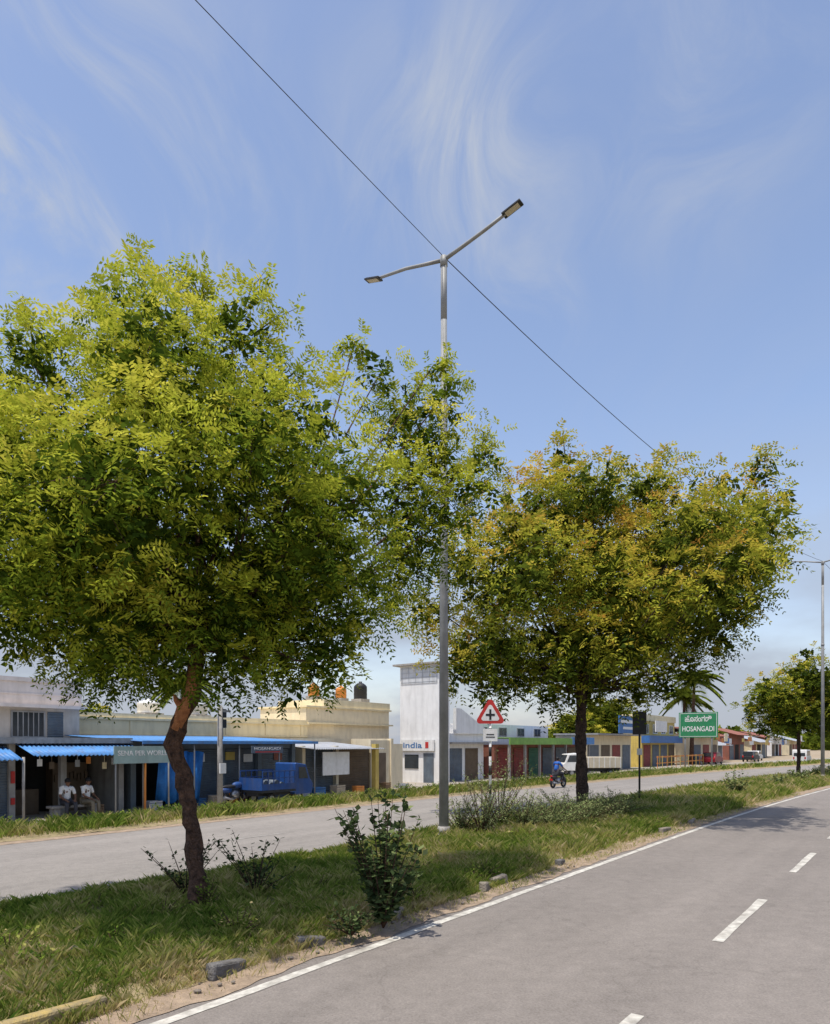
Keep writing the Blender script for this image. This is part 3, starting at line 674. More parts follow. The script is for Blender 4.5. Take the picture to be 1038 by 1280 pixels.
for (xx, zz, m_) in ((3.0,1.75,whitew),(4.6,1.8,yellow),(5.6,1.7,white),(7.4,1.75,redtile)):
    g = G(); g.box(xx,xx+.5,.14,.17,zz,zz+.35); g.obj("poster", m_, e)
g = G(); n = 24; vs = []
for i in range(n+1):
    x = .6+2.0*i/n; vs += [(x, -.95+.07*math.sin(i*1.3), 2.2+.03*math.sin(i)), (x, -.75+.12*math.sin(i*1.1+1), .25+.08*math.sin(i*.7))]
g.add(vs, [(2*i,2*i+2,2*i+3,2*i+1) for i in range(n)], True); g.obj("tarpaulin", mat("blue_tarp",(0.02,0.17,0.50),(0.015,0.10,0.32),4,.45,.3), e, solid=.01)
e = thing("shop_sign", "grey-green shop signboard with pale lettering under roof edge", "sign", P(13.95, 23.15))
g = G(); g.box(0,2.35,0,.05,1.80,2.42); g.obj("board", greensh, e)
for xx in (.1, 2.25):
    g = G(); g.tube([(xx,.08,0),(xx,.08,2.4)], .03, 8); g.obj("post", galv, e)
text(e, "SENA PER WORLD", 1.17, -.004, 2.16, .25, white, 2.05)
e = thing("shop_sign", "small dark shop sign with white and red lettering", "sign", P(20.3, 23.3))
g = G(); g.box(0,1.8,0,.04,2.10,2.42); g.obj("board", shut_g, e); text(e, "HOSANGADI", .9, -.004, 2.29, .16, white, 1.5)
g = G(); g.box(.2,1.6,-.006,-.002,2.13,2.18); g.obj("stripe", red, e)
# crates and sacks in front of the shutters
cr_m = [mat("crate_brown",(0.28,0.18,0.10),(0.18,0.11,0.06),6,.8,dirt=.3), tin, shut_b, mat("sack_cloth",(0.45,0.38,0.28),(0.33,0.27,0.2),6,.9,.4), orange]
for i in range(12):
    u = [13.9,15.9,18.3,18.9,20.0,23.4,24.3,25.3,26.6,27.8,30.5,31.6][i]; s = random.uniform(.3, .5)
    e = thing("crate", "worn slatted crate stacked outside the shops", "crate", P(u, 23.9+random.uniform(-.2, .4)), ANG+random.uniform(-.3, .3), "crates outside the shops")
    g = G()
    for zz in range(4): 
        for yy in (-s*.5, s*.5-.03): g.box(-s*.7,s*.7,yy,yy+.03,.02+zz*s*.24,.02+zz*s*.24+s*.17)
    for xx in (-s*.7, s*.7-.03): g.box(xx,xx+.03,-s*.5+.032,s*.5-.032,0,s*.9)
    g.box(-s*.66,s*.66,-s*.46,s*.46,.0,s*.7); g.obj("slats", cr_m[i % 5], e)

# next shop
e = thing("shop", "pale shop with thin tin awning and white panel", "shop", P(24.7, 24.7))
g = G(); g.box(0,8.2,3,5,0,2.8); g.box(0,.2,0,3,0,2.4); g.box(2.4,2.6,0,3,0,2.4); g.box(7.0,7.2,0,3,0,2.8); g.box(5.3,7.0,.1,.25,0,2.7); g.box(7.2,8.2,.1,.25,0,2.5); g.obj("wall", cream2, e)
g = G(); g.corr(-.2,5.2,-1.0,2.25,2.95,2.6,.16,.02); g.obj("awning", tin, e, solid=.012)
g = G(); g.box(.8,2.75,-.6,-.55,.95,2.1); g.box(1.75,1.78,-.604,-.601,.95,2.1) ; g.obj("panel", white, e)
g = G(); g.shutter(2.62,5.28,.2,0,2.3); g.obj("shutter", shut_br, e)
g = G(); g.shutter(.22,2.38,.2,0,2.3); g.obj("shutter", shut_g, e)
g = G(); g.box(4.5,4.78,-.9,-.62,0,2.5); g.obj("pillar", yellow, e)
g = G(); g.box(5.7,6.6,.06,.098,0,2.0); g.obj("door", shut_br, e)

# white tower building
e = thing("building", "tall narrow white building with pale lattice top and roof slab", "building", P(37.4, 25.3))
g = G(); g.box(0,1.2,0,3.1,0,7.6); g.obj("wall", whitew, e)
g = G(); g.box(-.3,1.5,-.3,3.5,7.602,7.72); g.obj("roof", conc, e)
g = G(); g.box(-.03,-.003,.12,3.0,6.4,7.5); g.obj("lattice_panel", mat("pale_grey_panel",(0.60,0.61,0.62),(0.52,0.53,0.54),2,.8,dirt=.3), e)
g = G()
for k in range(6): g.box(-.045,-.031,.15+.55*k,.18+.55*k,6.42,7.48)
for k in range(4): g.box(-.044,-.0315,.12,3.0,6.5+.3*k,6.52+.3*k)
g.obj("lattice", tin, e)
g = G(); g.box(-.14,-.05,.3,3.0,2.05,2.75); bd = g.obj("shop_sign_board", white, e)
text(e, "india", -.146, 2.0, 2.40, .52, shut_b, 1.5, rot=(math.pi/2,0,-math.pi/2)); text(e, "1", -.146, .85, 2.40, .56, red, .25, rot=(math.pi/2,0,-math.pi/2))
g = G(); g.box(-.03,-.003,.4,1.2,0,1.9); g.obj("door", shut_g, e)
g = G(); g.box(-.04,-.003,1.6,2.7,.9,1.8); g.obj("window", winm, e)
e = thing("building", "low white building with slanted staircase parapet", "building", P(39.2, 26))
g = G(); g.box(0,4.9,0,3,0,3.2); g.obj("wall", whitew, e)
g = G(); g.prism([(1.0,3.21),(1.0,4.9),(1.6,4.9),(4.8,3.6),(4.8,3.21)], -.2, .05); g.obj("staircase", whitew, e)
g = G(); g.prism([(0,3.21),(.2,4.5),(.55,4.5),(4.2,3.4),(4.2,3.21)], 1.3, 1.5); g.obj("staircase", whitew, e)
g = G(); g.box(-.1,5.0,-.6,-.003,2.5,2.62); g.obj("sunshade", conc, e)
g = G(); g.shutter(.4,2.0,-.02,0,2.2); g.obj("shutter", shut_g, e); g = G(); g.shutter(2.4,4.1,-.02,0,2.2); g.obj("shutter", shut_br, e)

# lime green fascia shop row
e = thing("shop_row", "row of red shuttered shops with lime green fascia", "shop", P(44.6, 24.9))
g = G(); g.box(0,15,.5,3,0,2.45); g.obj("wall", redtile, e)
g = G(); g.box(-.2,10.5,-.9,-.8,2.45,2.95); g.box(-.2,10.5,-.8,3,2.9,2.96); g.obj("fascia", limeg, e)
g = G(); g.box(10.5,15.2,-.9,-.8,2.45,3.05); g.box(10.5,15.2,-.8,3,2.9,2.96); g.obj("fascia", bluesheet, e)
for k in range(7):
    g = G(); g.box(2.4*k,2.4*k+.16,-.75,-.59,0,2.44); g.obj("pillar", conc, e)
for k in range(6):
    g = G(); g.shutter(.4+2.45*k,2.4+2.45*k,.46,0,2.2,.12); g.obj("shutter", [shut_r,shut_r,mat("shutter_green",(0.04,0.15,0.09),(0.03,0.1,0.06),2,.6,dirt=.3),shut_g,shut_g,shut_br][k], e)
e = thing("building", "pale upper-floor building behind the green fascia", "building", P(47, 29))
g = G(); g.box(0,14,0,3,0,4.1); g.obj("wall", whitew, e)
for k in range(4): window(e, 1.5+3.2*k, 2.7+3.2*k, 3.2, 3.8, 0, greyw, 1)
# cream shop with blue sign
e = thing("shop", "cream shop with blue signboard on roof", "shop", P(60.5, 25))
g = G(); g.box(0,11.5,0,3,0,3.3); g.obj("wall", cream2, e)
g = G(); g.box(-.3,11.8,-1.2,3.1,3.31,3.45); g.obj("roof", conc, e)
for k in range(4):
    g = G(); g.shutter(.6+2.8*k,2.8+2.8*k,-.02,0,2.4,.12); g.obj("shutter", [shut_g, shut_br, shut_r, shut_g][k], e)
g = G(); g.box(5.2,11.2,-1.1,-1.0,3.5,5.2); bd = g.obj("sign_board", bluep, e)
g = G(); g.box(5.6,10.8,-1.108,-1.102,4.5,4.8); g.box(6.2,10.0,-1.108,-1.102,3.9,4.15); g.obj("stripe", white, bd)
# yellow and blue building
e = thing("shop", "yellow two-storey shop building with blue band and boards", "shop", P(76, 25.2))
g = G(); g.box(0,12,0,2,0,5.0); g.obj("wall", yellow, e)
g = G(); g.box(-.2,12.2,-.9,-.02,2.6,3.4); g.obj("fascia", bluep, e)
g = G(); g.box(-.2,12.2,-.1,2.1,5.002,5.7); g.obj("parapet", cream, e)
for k in range(4): window(e, .8+3*k, 2.2+3*k, 3.7, 4.6, 0, whitew, 1)
for k in range(4):
    g = G(); g.shutter(.5+3*k,2.9+3*k,-.02,0,2.4,.12); g.obj("shutter", [shut_r, shut_g, shut_g, shut_br][k], e)
g = G(); g.box(1,5,-1.2,-1.1,3.8,5.0); g.obj("sign_board", white, e)
# orange railing
e = thing("market_fence", "orange painted roadside railing with yellow bars", "fence", P(72, 22.3))
g = G(); g.box(0,18.2,.02,.08,1.1,1.25); g.box(0,18.2,.02,.08,.5,.6); g.obj("railing", orange, e)
for k in range(12):
    g = G(); g.box(1.6*k,1.6*k+.12,-.02,.018,0,1.28); g.obj("post", yellow if k % 2 else orange, e)
# green direction board
e = thing("direction_sign", "green direction board with white lettering on two posts", "traffic sign", P(75.2, 21), ANG-math.pi/2)
g = G(); g.box(-.1,3.7,0,.06,3.15,5.7); bo = g.obj("board", greensign, e)
g = G()
for a in ((0,3.6,5.58,5.62),(0,3.6,3.24,3.28)): g.box(a[0],a[1],-.008,-.003,a[2],a[3])
g.box(0,.04,-.008,-.003,3.28,5.58); g.box(3.56,3.6,-.008,-.003,3.28,5.58); g.obj("border", white, bo)
for xx in (.5, 3.1):
    g = G(); g.tube([(xx,.12,0),(xx,.12,5.6)], .08, 8); g.obj("post", galv, e)
text(e, "\u0CB9\u0CCA\u0CB8\u0C82\u0C97\u0CA1\u0CBF", 1.8, -.008, 5.0, .75, white, 2.6); text(e, "HOSANGADI", 1.8, -.008, 4.0, .72, white, 3.1)
# far shops
cols = [cream2, whitew, redtile, cream, redtile, whitew, cream2]
for k in range(7):
    u = 90+k*14; w = [12.5,9,11,13,10,12,12][k]; h = [4.6,3.4,5.0,3.9,4.8,5.0,4.2][k]
    e = thing("shop", "distant roadside shop with sloping roof and signboards", "shop", P(u, 24.5+k*.3+random.uniform(-1, 1)), group="distant roadside shops")
    g = G(); g.box(0,w,0,8,0,h-.9); g.obj("wall", cols[k], e)
    g = G(); g.add([(-.4,-1.4,h-1.1),(w+.4,-1.4,h-1.1),(w+.4,3,h+.1),(-.4,3,h+.1),(w+.4,8.2,h-.9),(-.4,8.2,h-.9)], [(0,1,2,3),(3,2,4,5)]); g.obj("roof", [redtile,tin,redtile,tin,redtile,tin,tin][k], e, solid=.05)
    for j in range(3):
        g = G(); g.shutter(.4+w/3*j,.4+w/3*j+w/3*.75,-.02,0,2.4,.15); g.obj("shutter", random.choice([shut_g,shut_g,darkin,shut_br,shut_r]), e)
    for j in range(4):
        x0 = random.uniform(0, w-3); z0 = random.uniform(2.2, 3.4)
        g = G(); g.box(x0,x0+random.uniform(1.2,3),-1.6-.06*j,-1.55-.06*j,z0,z0+random.uniform(.5,1.1)); g.obj("sign_board", random.choice([yellow,white,bluep,white,limeg,redtile,orange,cream]), e)

# water tanks
def tank(u, v, z, r, h, m, lab):
    e = thing("water_tank", lab, "water tank", P(u, v, z))
    pr = [(0,r),(h*.08,r*1.02),(h*.2,r),(h*.22,r*1.03),(h*.45,r),(h*.47,r*1.03),(h*.7,r),(h*.74,r*1.02),(h*.85,r*.8),(h*.95,r*.45),(h*.955,r*.25),(h*1.05,r*.25)]
    g = G(); g.tube([(0,0,a) for a, b in pr], [b for a, b in pr], 18); g.obj("tank", m, e)
    g = G(); g.box(-r,r,-r,r,-.5,-.003); g.obj("stand", conc, e)
blackp = mat("black_plastic", (0.03,0.03,0.032), None, 3, .5)
tank(33.0, 32.0, 5.55, .36, .8, orange, "orange plastic water tank on cream roof")
tank(35.6, 32.0, 5.55, .36, .8, orange, "orange plastic water tank on cream roof")
tank(37.6, 32, 5.6, .45, 1.15, blackp, "black plastic water tank on cream roof")
tank(21.8, 33, 4.1, .55, .7, whitew, "white plastic water tank on cream roof")
tank(24.9, 33, 4.1, .5, .8, tin, "grey metal water tank on cream roof")

# concrete utility pole
e = thing("utility_pole", "pale concrete utility pole in front of the shops", "utility pole", P(18.0, 22.5))
g = G(); g.tube([(0,0,0),(0,0,4.0)], [.12,.09], 8); g.obj("pole", conc, e)
g = G(); g.box(-.14,.14,-.2,-.13,1.35,1.75); g.obj("meter_box", white, e); g = G(); g.box(-.5,.5,-.04,.04,3.75,3.83); g.obj("crossarm", galv, e)
e = thing("loudspeaker_pole", "thin roof pole with black loudspeaker boxes", "loudspeaker", P(20.3, 25.2, 2.6))
g = G(); g.tube([(0,0,0),(0,0,1.5)], .03, 8); g.obj("pole", dark_metal, e)
for zz in (.6, 1.05):
    g = G(); g.box(-.14,.14,-.12,.12,zz,zz+.38); g.obj("loudspeaker", black, e, bevel=.03)

# ---------------------------------------------------------------- vehicles
tyre_m = mat("rubber", (0.025,0.025,0.026), None, 8, .9)
rim_m = mat("rim_metal", (0.4,0.4,0.41), None, 5, .35, metal=.7)
bluepaint = mat("blue_vehicle_paint", (0.018,0.075,0.26), (0.012,0.05,0.18), 3, .5, dirt=.45, spec=.4)
whitepaint = mat("white_vehicle_paint", (0.72,0.71,0.68), (0.62,0.61,0.58), 3, .35, dirt=.2, spec=.5)
beige = mat("beige_cargo", (0.55,0.48,0.36), (0.45,0.39,0.29), 3, .7, dirt=.3)
redl = mat("red_lamp", (0.5,0.02,0.02), None, 3, .3)
def wheel(e, x, y, R, w):
    g = G(); g.torus((0,0,0), R-w*.5, w*.5, 24, 10); 
    wl = g.obj("wheel", tyre_m, e, (x, y, R)); 
    g = G(); g.tube([(0,-w*.35,0),(0,w*.35,0)], (R-w)*.95, 18); g.tube([(0,-w*.45,0),(0,w*.45,0)], (R-w)*.35, 10); g.obj("rim", rim_m, wl)
def motorcycle(label, loc, rot, paintm, name="motorcycle"):
    e = thing(name, label, "motorcycle", loc, rot)
    for x in (-.62, .64):
        g = G(); g.torus((0,0,0), .24, .062, 24, 8); wl = g.obj("wheel", tyre_m, e, (x, 0, .303))
        g = G(); g.tube([(0,-.05,0),(0,.05,0)], .09, 12)
        for k in range(5):
            a = k*math.pi*.4; g.tube([(0,0,0),(.20*math.cos(a),0,.20*math.sin(a))], .022, 5)
        g.torus((0,0,0), .19, .018, 24, 6); g.obj("rim", rim_m, wl)
    g = G(); g.tube([(.64,.08,.3),(.42,.08,.88)], .025, 7); g.tube([(.64,-.08,.3),(.42,-.08,.88)], .025, 7)
    g.tube([(-.62,.07,.3),(-.1,.07,.38),(.2,.03,.45),(.42,0,.85)], .025, 7); g.tube([(-.62,-.07,.3),(-.1,-.07,.38),(.2,-.03,.45)], .025, 7); g.tube([(-.6,.09,.32),(-.5,.09,.7)], .03, 7); g.tube([(-.6,-.09,.32),(-.5,-.09,.7)], .03, 7)
    g.obj("frame", dark_metal, e)
    g = G(); g.ell((.02,0,.42), .25, .15, .19); g.tube([(.1,-.1,.3),(-.3,-.14,.24),(-.75,-.15,.34)], [.03,.04,.055], 8); g.obj("engine", rim_m, e)
    g = G(); g.ell((.15,0,.80), .28, .15, .14); g.obj("fuel_tank", paintm, e)
    g = G(); g.ell((-.32,0,.76), .42, .14, .08); g.obj("seat", blackp, e)
    g = G(); g.ell((-.50,0,.62), .32, .14, .14); g.ell((.64,0,.5), .26, .08, .13) ; g.obj("mudguard", paintm, e)
    g = G(); g.tube([(.30,.34,1.02),(.40,.2,1.03),(.43,0,.96),(.40,-.2,1.03),(.30,-.34,1.02)], .017, 7); g.obj("handlebar", dark_metal, e)
    g = G(); g.ell((.53,0,.88), .08, .09, .09); g.obj("headlight", glass_led, e)
    g = G(); g.ell((-.82,0,.68), .03, .08, .045); g.box(-.86,-.84,-.09,.09,.42,.55); g.obj("tail_light", redl, e)
    return e
BIKE = P(37.5, 17.2, .004)
motorcycle("motorcycle with rider travelling on the far carriageway", BIKE, ANG-.05, dark_metal)
motorcycle("blue motorcycle parked in front of the shutters", P(19.3, 23.2, 0), ANG+.15, bluepaint)

def cargo3(loc, rot):
    e = thing("cargo_three_wheeler", "blue three-wheeled cargo carrier parked beside the shops", "cargo three-wheeler", loc, rot)
    g = G(); g.prism([(.35,.35),(1.35,.35),(1.45,.75),(1.25,1.0),(1.0,1.62),(.4,1.7),(.35,1.66)], -.62, .62); g.obj("cab", bluepaint, e, bevel=.04)
    g = G(); g.add([(1.265,-.5,1.03),(1.265,.5,1.03),(1.045,.5,1.55),(1.045,-.5,1.55)], [(0,1,2,3)]); g.obj("windscreen", winm, e)
    for y in (-.632,.632):
        g = G(); g.add([(.55,y,1.02),(1.12,y,1.02),(.95,y,1.5),(.55,y,1.52)], [(0,1,2,3)] if y < 0 else [(3,2,1,0)]); g.obj("window", winm, e)
    g = G(); g.box(-1.55,.30,-.7,.7,.5,.6); g.box(-1.5,.3,-.35,.35,.35,.498)
    g.obj("cargo_bed", dark_metal, e)
    g = G()
    for y in (-.7,.67):
        g.box(-1.55,.30,y,y+.03,.602,.85); g.box(-1.55,.3,y-.004,y+.034,1.35,1.40); g.box(-1.55,.3,y-.003,y+.033,1.08,1.12)
        for k in range(7): g.box(-1.55+.3*k,-1.51+.3*k,y,y+.03,.851,1.349)
    g.box(-1.58,-1.552,-.7,.7,.6,1.1); g.obj("cargo_rail", bluepaint, e)
    g = G()
    for k in range(5): g.tube([(-1.3+.3*k,-.3,.75+.1*(k%2)),(-1.3+.3*k,.4,.75+.1*(k%2))], .14, 10)
    g.obj("load", shut_g, e)
    wheel(e, 1.12, 0, .24, .1); wheel(e, -.95, -.55, .24, .11); wheel(e, -.95, .55, .24, .11)
    for y in (-.4, .4):
        g = G(); g.ell((1.43,y,.78), .04, .08, .08); g.obj("headlight", glass_led, e)
cargo3(P(21.2, 22.6, 0), ANG)

def minitruck(loc, rot):
    e = thing("pickup_truck", "white pickup truck with beige cargo body crossing the road", "truck", loc, rot)
    g = G(); g.prism([(.9,.45),(2.3,.45),(2.38,.95),(2.2,1.1),(1.95,1.72),(1.0,1.8),(.9,1.75)], -.8, .8); g.obj("cab", whitepaint, e, bevel=.05)
    g = G(); g.add([(2.235,-.68,1.12),(2.235,.68,1.12),(2.0,.68,1.66),(2.0,-.68,1.66)], [(0,1,2,3)]); g.obj("windscreen", winm, e)
    for y in (-.806,.806):
        g = G(); g.add([(1.15,y,1.12),(2.05,y,1.12),(1.85,y,1.62),(1.15,y,1.64)], [(0,1,2,3)] if y < 0 else [(3,2,1,0)]); g.obj("window", winm, e)
    g = G(); g.box(-2.2,.85,-.85,.85,.66,1.5); g.obj("cargo_body", beige, e, bevel=.03)
    g = G()
    for k in range(8):
        x = -2.15+.42*k
        for y in (-.875,.853): g.box(x,x+.05,y,y+.022,.68,1.48)
    g.obj("cargo_ribs", whitepaint, e)
    g = G(); g.box(-2.2,1.0,-.4,.4,.4,.655); g.box(2.2,2.42,-.75,.75,.35,.5); g.obj("chassis", dark_metal, e)
    for x in (-1.4, 1.65):
        for y in (-.7,.7): wheel(e, x, y, .31, .16)
    for y in (-.55,.55): g = G(); g.ell((2.36,y,.78), .05,.12,.09); g.obj("headlight", glass_led, e)
minitruck((13.5, 55, 0), math.pi+.1)

def car(loc, rot, paintm, label, prof, wins, name="parked_car", cat="car"):
    e = thing(name, label, cat, loc, rot)
    g = G(); g.prism(prof, -.8, .8); g.obj("body", paintm, e, bevel=.07)
    for y in (-.806,.806):
        for w in wins:
            g = G(); g.add([(x, y, z) for x, z in w], [tuple(range(len(w)))]); g.obj("window", winm, e)
    xs = [p[0] for p in prof]; zt = max(p[1] for p in prof)
    g = G(); xf = max(xs); xr = min(xs)
    g.add([(xf-.75,-.65,1.02),(xf-.75,.65,1.02),(xf-1.25,.62,zt-.06),(xf-1.25,-.62,zt-.06)], [(0,1,2,3)]); g.obj("windscreen", winm, e)
    g = G(); g.box(xr-.015,xr+.02,-.62,.62,1.0,1.4); g.obj("rear_window", winm, e)
    for x in (xr+.75, xf-.75):
        for y in (-.72,.72): wheel(e, x, y, .31, .17)
    for y in (-.55,.55): g = G(); g.ell((xf-.01,y,.7), .05,.13,.08); g.obj("headlight", glass_led, e)
    for y in (-.62,.62): g = G(); g.box(xr-.02,xr+.02,y-.08,y+.08,.65,.9); g.obj("tail_light", redl, e)
vanp = [(-2,.3),(2,.3),(2.05,.8),(1.9,1.0),(1.35,1.0),(.85,1.75),(-1.9,1.8),(-2,1.2)]
vanw = [[(.1,1.05),(1.15,1.05),(.75,1.62),(.1,1.62)],[(-.9,1.05),(0,1.05),(0,1.62),(-.9,1.64)],[(-1.8,1.05),(-1.0,1.05),(-1.0,1.64),(-1.75,1.66)]]
car(P(98, 20.3, 0, True)+Vector((1,2,0)), ANG, whitepaint, "white van parked near the distant shops", vanp, vanw, "parked_van", "van")
carp = [(-2,.3),(2,.3),(2.05,.75),(1.1,.95),(.55,1.45),(-1.1,1.48),(-1.9,1.0),(-2.05,.8)]
carw = [[(-.2,.98),(.85,.98),(.5,1.38),(-.2,1.4)],[(-1.4,1.0),(-.3,.98),(-.3,1.4),(-1.05,1.4)]]
car(P(108, 20.5, 0), ANG, dark_metal, "dark car parked near the distant shops", carp, carw)
car(P(116, 21.5, 0), ANG, whitepaint, "white car parked near the distant shops", carp, carw)
car(P(92, 21.8, 0), ANG, mat("maroon_vehicle_paint",(0.25,0.02,0.03),None,3,.35), "maroon car parked near the distant shops", carp, carw)

# ---------------------------------------------------------------- people
skin = mat("skin", (0.19, 0.095, 0.055), (0.15, 0.075, 0.045), 6, .6)
hairm = mat("hair_black", (0.012,0.010,0.009), None, 20, .6)
def skinned(name, J, E, material, parent, sub=1, root=0):
    me = bpy.data.meshes.new(name); me.from_pydata([j[0] for j in J], E, []); me.update()
    ob = bpy.data.objects.new(name, me); COL.objects.link(ob)
    ob.modifiers.new("Skin", 'SKIN')
    sv = me.skin_vertices[0].data
    for i, j in enumerate(J):
        sv[i].radius = (j[1], j[2] if len(j) > 2 else j[1]); sv[i].use_root = (i == root)
    s = ob.modifiers.new("Sub", 'SUBSURF'); s.levels = sub; s.render_levels = sub
    bpy.context.view_layer.update()
    m2 = bpy.data.meshes.new_from_object(ob.evaluated_get(bpy.context.evaluated_depsgraph_get()))
    for p in m2.polygons: p.use_smooth = True
    m2.materials.clear(); m2.materials.append(material)
    bpy.data.objects.remove(ob)
    o2 = bpy.data.objects.new(name, m2); COL.objects.link(o2); o2.parent = parent
    return o2
def person(label, loc, rot, pose, shirt, pants, hair_c=hairm):
    """pose: dict of joints, x forward, y left, z up"""
    e = thing("person", label, "person", loc, rot)
    p = {k: Vector(v) for k, v in pose.items()}
    J = []; E = []; idx = {}
    def add(k, v, r, par=None, r2=None):
        idx[k] = len(J); J.append((v, r, r2 or r))
        if par is not None: E.append((idx[par], idx[k]))
    add('pel', p['pel'], .125, None, .15)
    add('wai', p['pel'].lerp(p['che'], .45), .11, 'pel', .13); add('che', p['che'], .12, 'wai', .15); add('sho', p['nec']-(p['nec']-p['che'])*.28, .10, 'che', .12)
    add('nec', p['nec'], .055, 'sho'); add('jaw', p['nec'].lerp(p['hea'], .55), .068, 'nec'); add('hea', p['hea'], .092, 'jaw'); add('cro', p['hea']+(p['hea']-p['nec']).normalized()*.08, .07, 'hea')
    for s in ('l', 'r'):
        add('S'+s, p['S'+s], .058, 'sho'); add('E'+s, p['E'+s], .043, 'S'+s); add('W'+s, p['W'+s], .028, 'E'+s)
        d = (p['W'+s]-p['E'+s]).normalized(); sd = d.cross(Vector((0,0,1))); sd = sd.normalized() if sd.length > .1 else Vector((1,0,0))
        add('P'+s, p['W'+s]+d*.07, .032, 'W'+s)
        for f, (o, l) in enumerate(((-.03,.075),(-.01,.085),(.012,.08),(.03,.065))):
            a = p['W'+s]+d*.10+sd*o; add('F%s%d' % (s, f), a, .010, 'P'+s); add('G%s%d' % (s, f), a+d*l*.8+Vector((0,0,-.02)), .008, 'F%s%d' % (s, f))
        add('T'+s, p['W'+s]+d*.05+sd*.05, .010, 'P'+s); add('U'+s, p['W'+s]+d*.09+sd*.065, .009, 'T'+s)
        add('H'+s, p['H'+s], .085, 'pel'); add('K'+s, p['K'+s], .06, 'H'+s); add('A'+s, p['A'+s], .038, 'K'+s)
        fd = p['toe'+s]-p['A'+s]; add('B'+s, p['A'+s]+fd*.5, .038, 'A'+s); add('toe'+s, p['toe'+s], .03, 'B'+s)
    body = skinned("body", J, E, skin, e)
    J2 = [(p['pel']+Vector((0,0,.02)), .15, .175), (p['pel'].lerp(p['che'], .5), .135, .155), (p['che'], .14, .17), (p['nec']-(p['nec']-p['che'])*.25, .105, .125)]
    E2 = [(0,1),(1,2),(2,3)]
    for s in ('l','r'):
        n = len(J2); J2 += [(p['S'+s], .075), (p['S'+s].lerp(p['E'+s], .85), .062)]; E2 += [(3, n), (n, n+1)]
    skinned("shirt", J2, E2, shirt, e)
    J3 = [(p['pel'], .14, .165)]; E3 = []
    for s in ('l','r'):
        n = len(J3); J3 += [(p['H'+s], .098), (p['K'+s], .075), (p['K'+s].lerp(p['A'+s], .9), .058)]; E3 += [(0,n),(n,n+1),(n+1,n+2)]
    skinned("trousers", J3, E3, pants, e)
    h = p['hea']
    g = G(); g.ell(h+Vector((-.018,0,.045)), .108, .095, .098, 14, 9); g.obj("hair", hair_c, e)
    g = G(); g.ell(h+Vector((.10,0,-.015)), .02, .013, .022, 8, 6); g.obj("nose", skin, body)
    for yy in (.095, -.095):
        g = G(); g.ell(h+Vector((0,yy,-.01)), .02, .012, .03, 8, 6); g.obj("ear", skin, body)
    for yy in (.033, -.033):
        g = G(); g.ell(h+Vector((.088,yy,.01)), .012, .014, .008, 8, 6); g.obj("eye", black, body)
    return e
bluecloth = mat("blue_shirt", (0.03,0.12,0.42), (0.02,0.08,0.3), 8, .9)
whitecloth = mat("white_shirt", (0.72,0.71,0.69), (0.6,0.59,0.57), 8, .9)
darkcloth = mat("dark_trousers", (0.05,0.05,0.06), None, 8, .9)
khaki = mat("khaki_trousers", (0.2,0.17,0.12), None, 8, .9)
ride = dict(pel=(-.25,0,.93), che=(-.15,0,1.30), nec=(-.08,0,1.48), hea=(-.03,0,1.62), Sl=(-.12,.19,1.40), Sr=(-.12,-.19,1.40), El=(.05,.27,1.16), Er=(.05,-.27,1.16),
            Wl=(.24,.30,1.06), Wr=(.24,-.30,1.06), Hl=(-.2,.11,.90), Hr=(-.2,-.11,.90), Kl=(.22,.2,.80), Kr=(.22,-.2,.80), Al=(.0,.18,.40), Ar=(.0,-.18,.40), toel=(.18,.18,.36), toer=(.18,-.18,.36))
person("motorcycle rider in blue shirt leaning slightly forward", BIKE, ANG-.05, ride, bluecloth, darkcloth)
sit = dict(pel=(0,0,.52), che=(.04,0,.88), nec=(.08,0,1.06), hea=(.12,0,1.20), Sl=(.05,.19,.99), Sr=(.05,-.19,.99), El=(.12,.25,.72), Er=(.12,-.25,.72),
           Wl=(.34,.16,.62), Wr=(.34,-.16,.62), Hl=(.04,.1,.5), Hr=(.04,-.1,.5), Kl=(.42,.14,.52), Kr=(.42,-.14,.52), Al=(.42,.15,.09), Ar=(.42,-.15,.09), toel=(.58,.16,.04), toer=(.58,-.16,.04))
person("person in white shirt sitting on a bench outside shop", P(12.65, 23.9), ANG-1.7, sit, whitecloth, darkcloth)
person("person in white shirt and khaki trousers sitting on bench", P(13.3, 23.85), ANG-1.2, sit, whitecloth, khaki)
e = thing("bench", "low concrete bench outside the open shop", "bench", P(12.1, 24.0))
g = G(); g.box(0,1.7,-.22,.2,.32,.40); g.obj("seat", conc, e, bevel=.01)
for xx in (.1, 1.4):
    g = G(); g.box(xx,xx+.2,-.18,.16,0,.318); g.obj("leg", conc, e)

# far tree line
n = 5200
ang = rng.uniform(math.radians(8), math.radians(75), n); rad = rng.uniform(300, 380, n)
x = rad*np.sin(ang); y = rad*np.cos(ang); hgt = 7+4*fbm(ang*40, ang*0, 1)
pos = np.stack([x, y, hgt*rng.random(n)**.7], -1)
V, T = fronds(pos, rng.normal(size=(n, 3)), np.full(n, 2.5), 3, 2.4, 1.5, np.clip(rng.normal(.25, .12, n), 0, 1))
o = array_mesh("distant_wood", V, 4, neem2, T); o["kind"] = "stuff"; o["label"] = "hazy belt of distant trees on the horizon"; o["category"] = "trees"

# ---------------------------------------------------------------- sun, world, camera
S = Vector((-.62, -.78, 0)).normalized(); EL = math.radians(73)
sd = Vector((S.x*math.cos(EL), S.y*math.cos(EL), math.sin(EL)))
sl = bpy.data.lights.new("sun", 'SUN'); sl.energy = 5.0; sl.angle = math.radians(.53); sl.color = (1, .95, .86)
so = bpy.data.objects.new("sun", sl); COL.objects.link(so); so.rotation_euler = (-sd).to_track_quat('-Z', 'Y').to_euler(); so.location = (0, 0, 40)

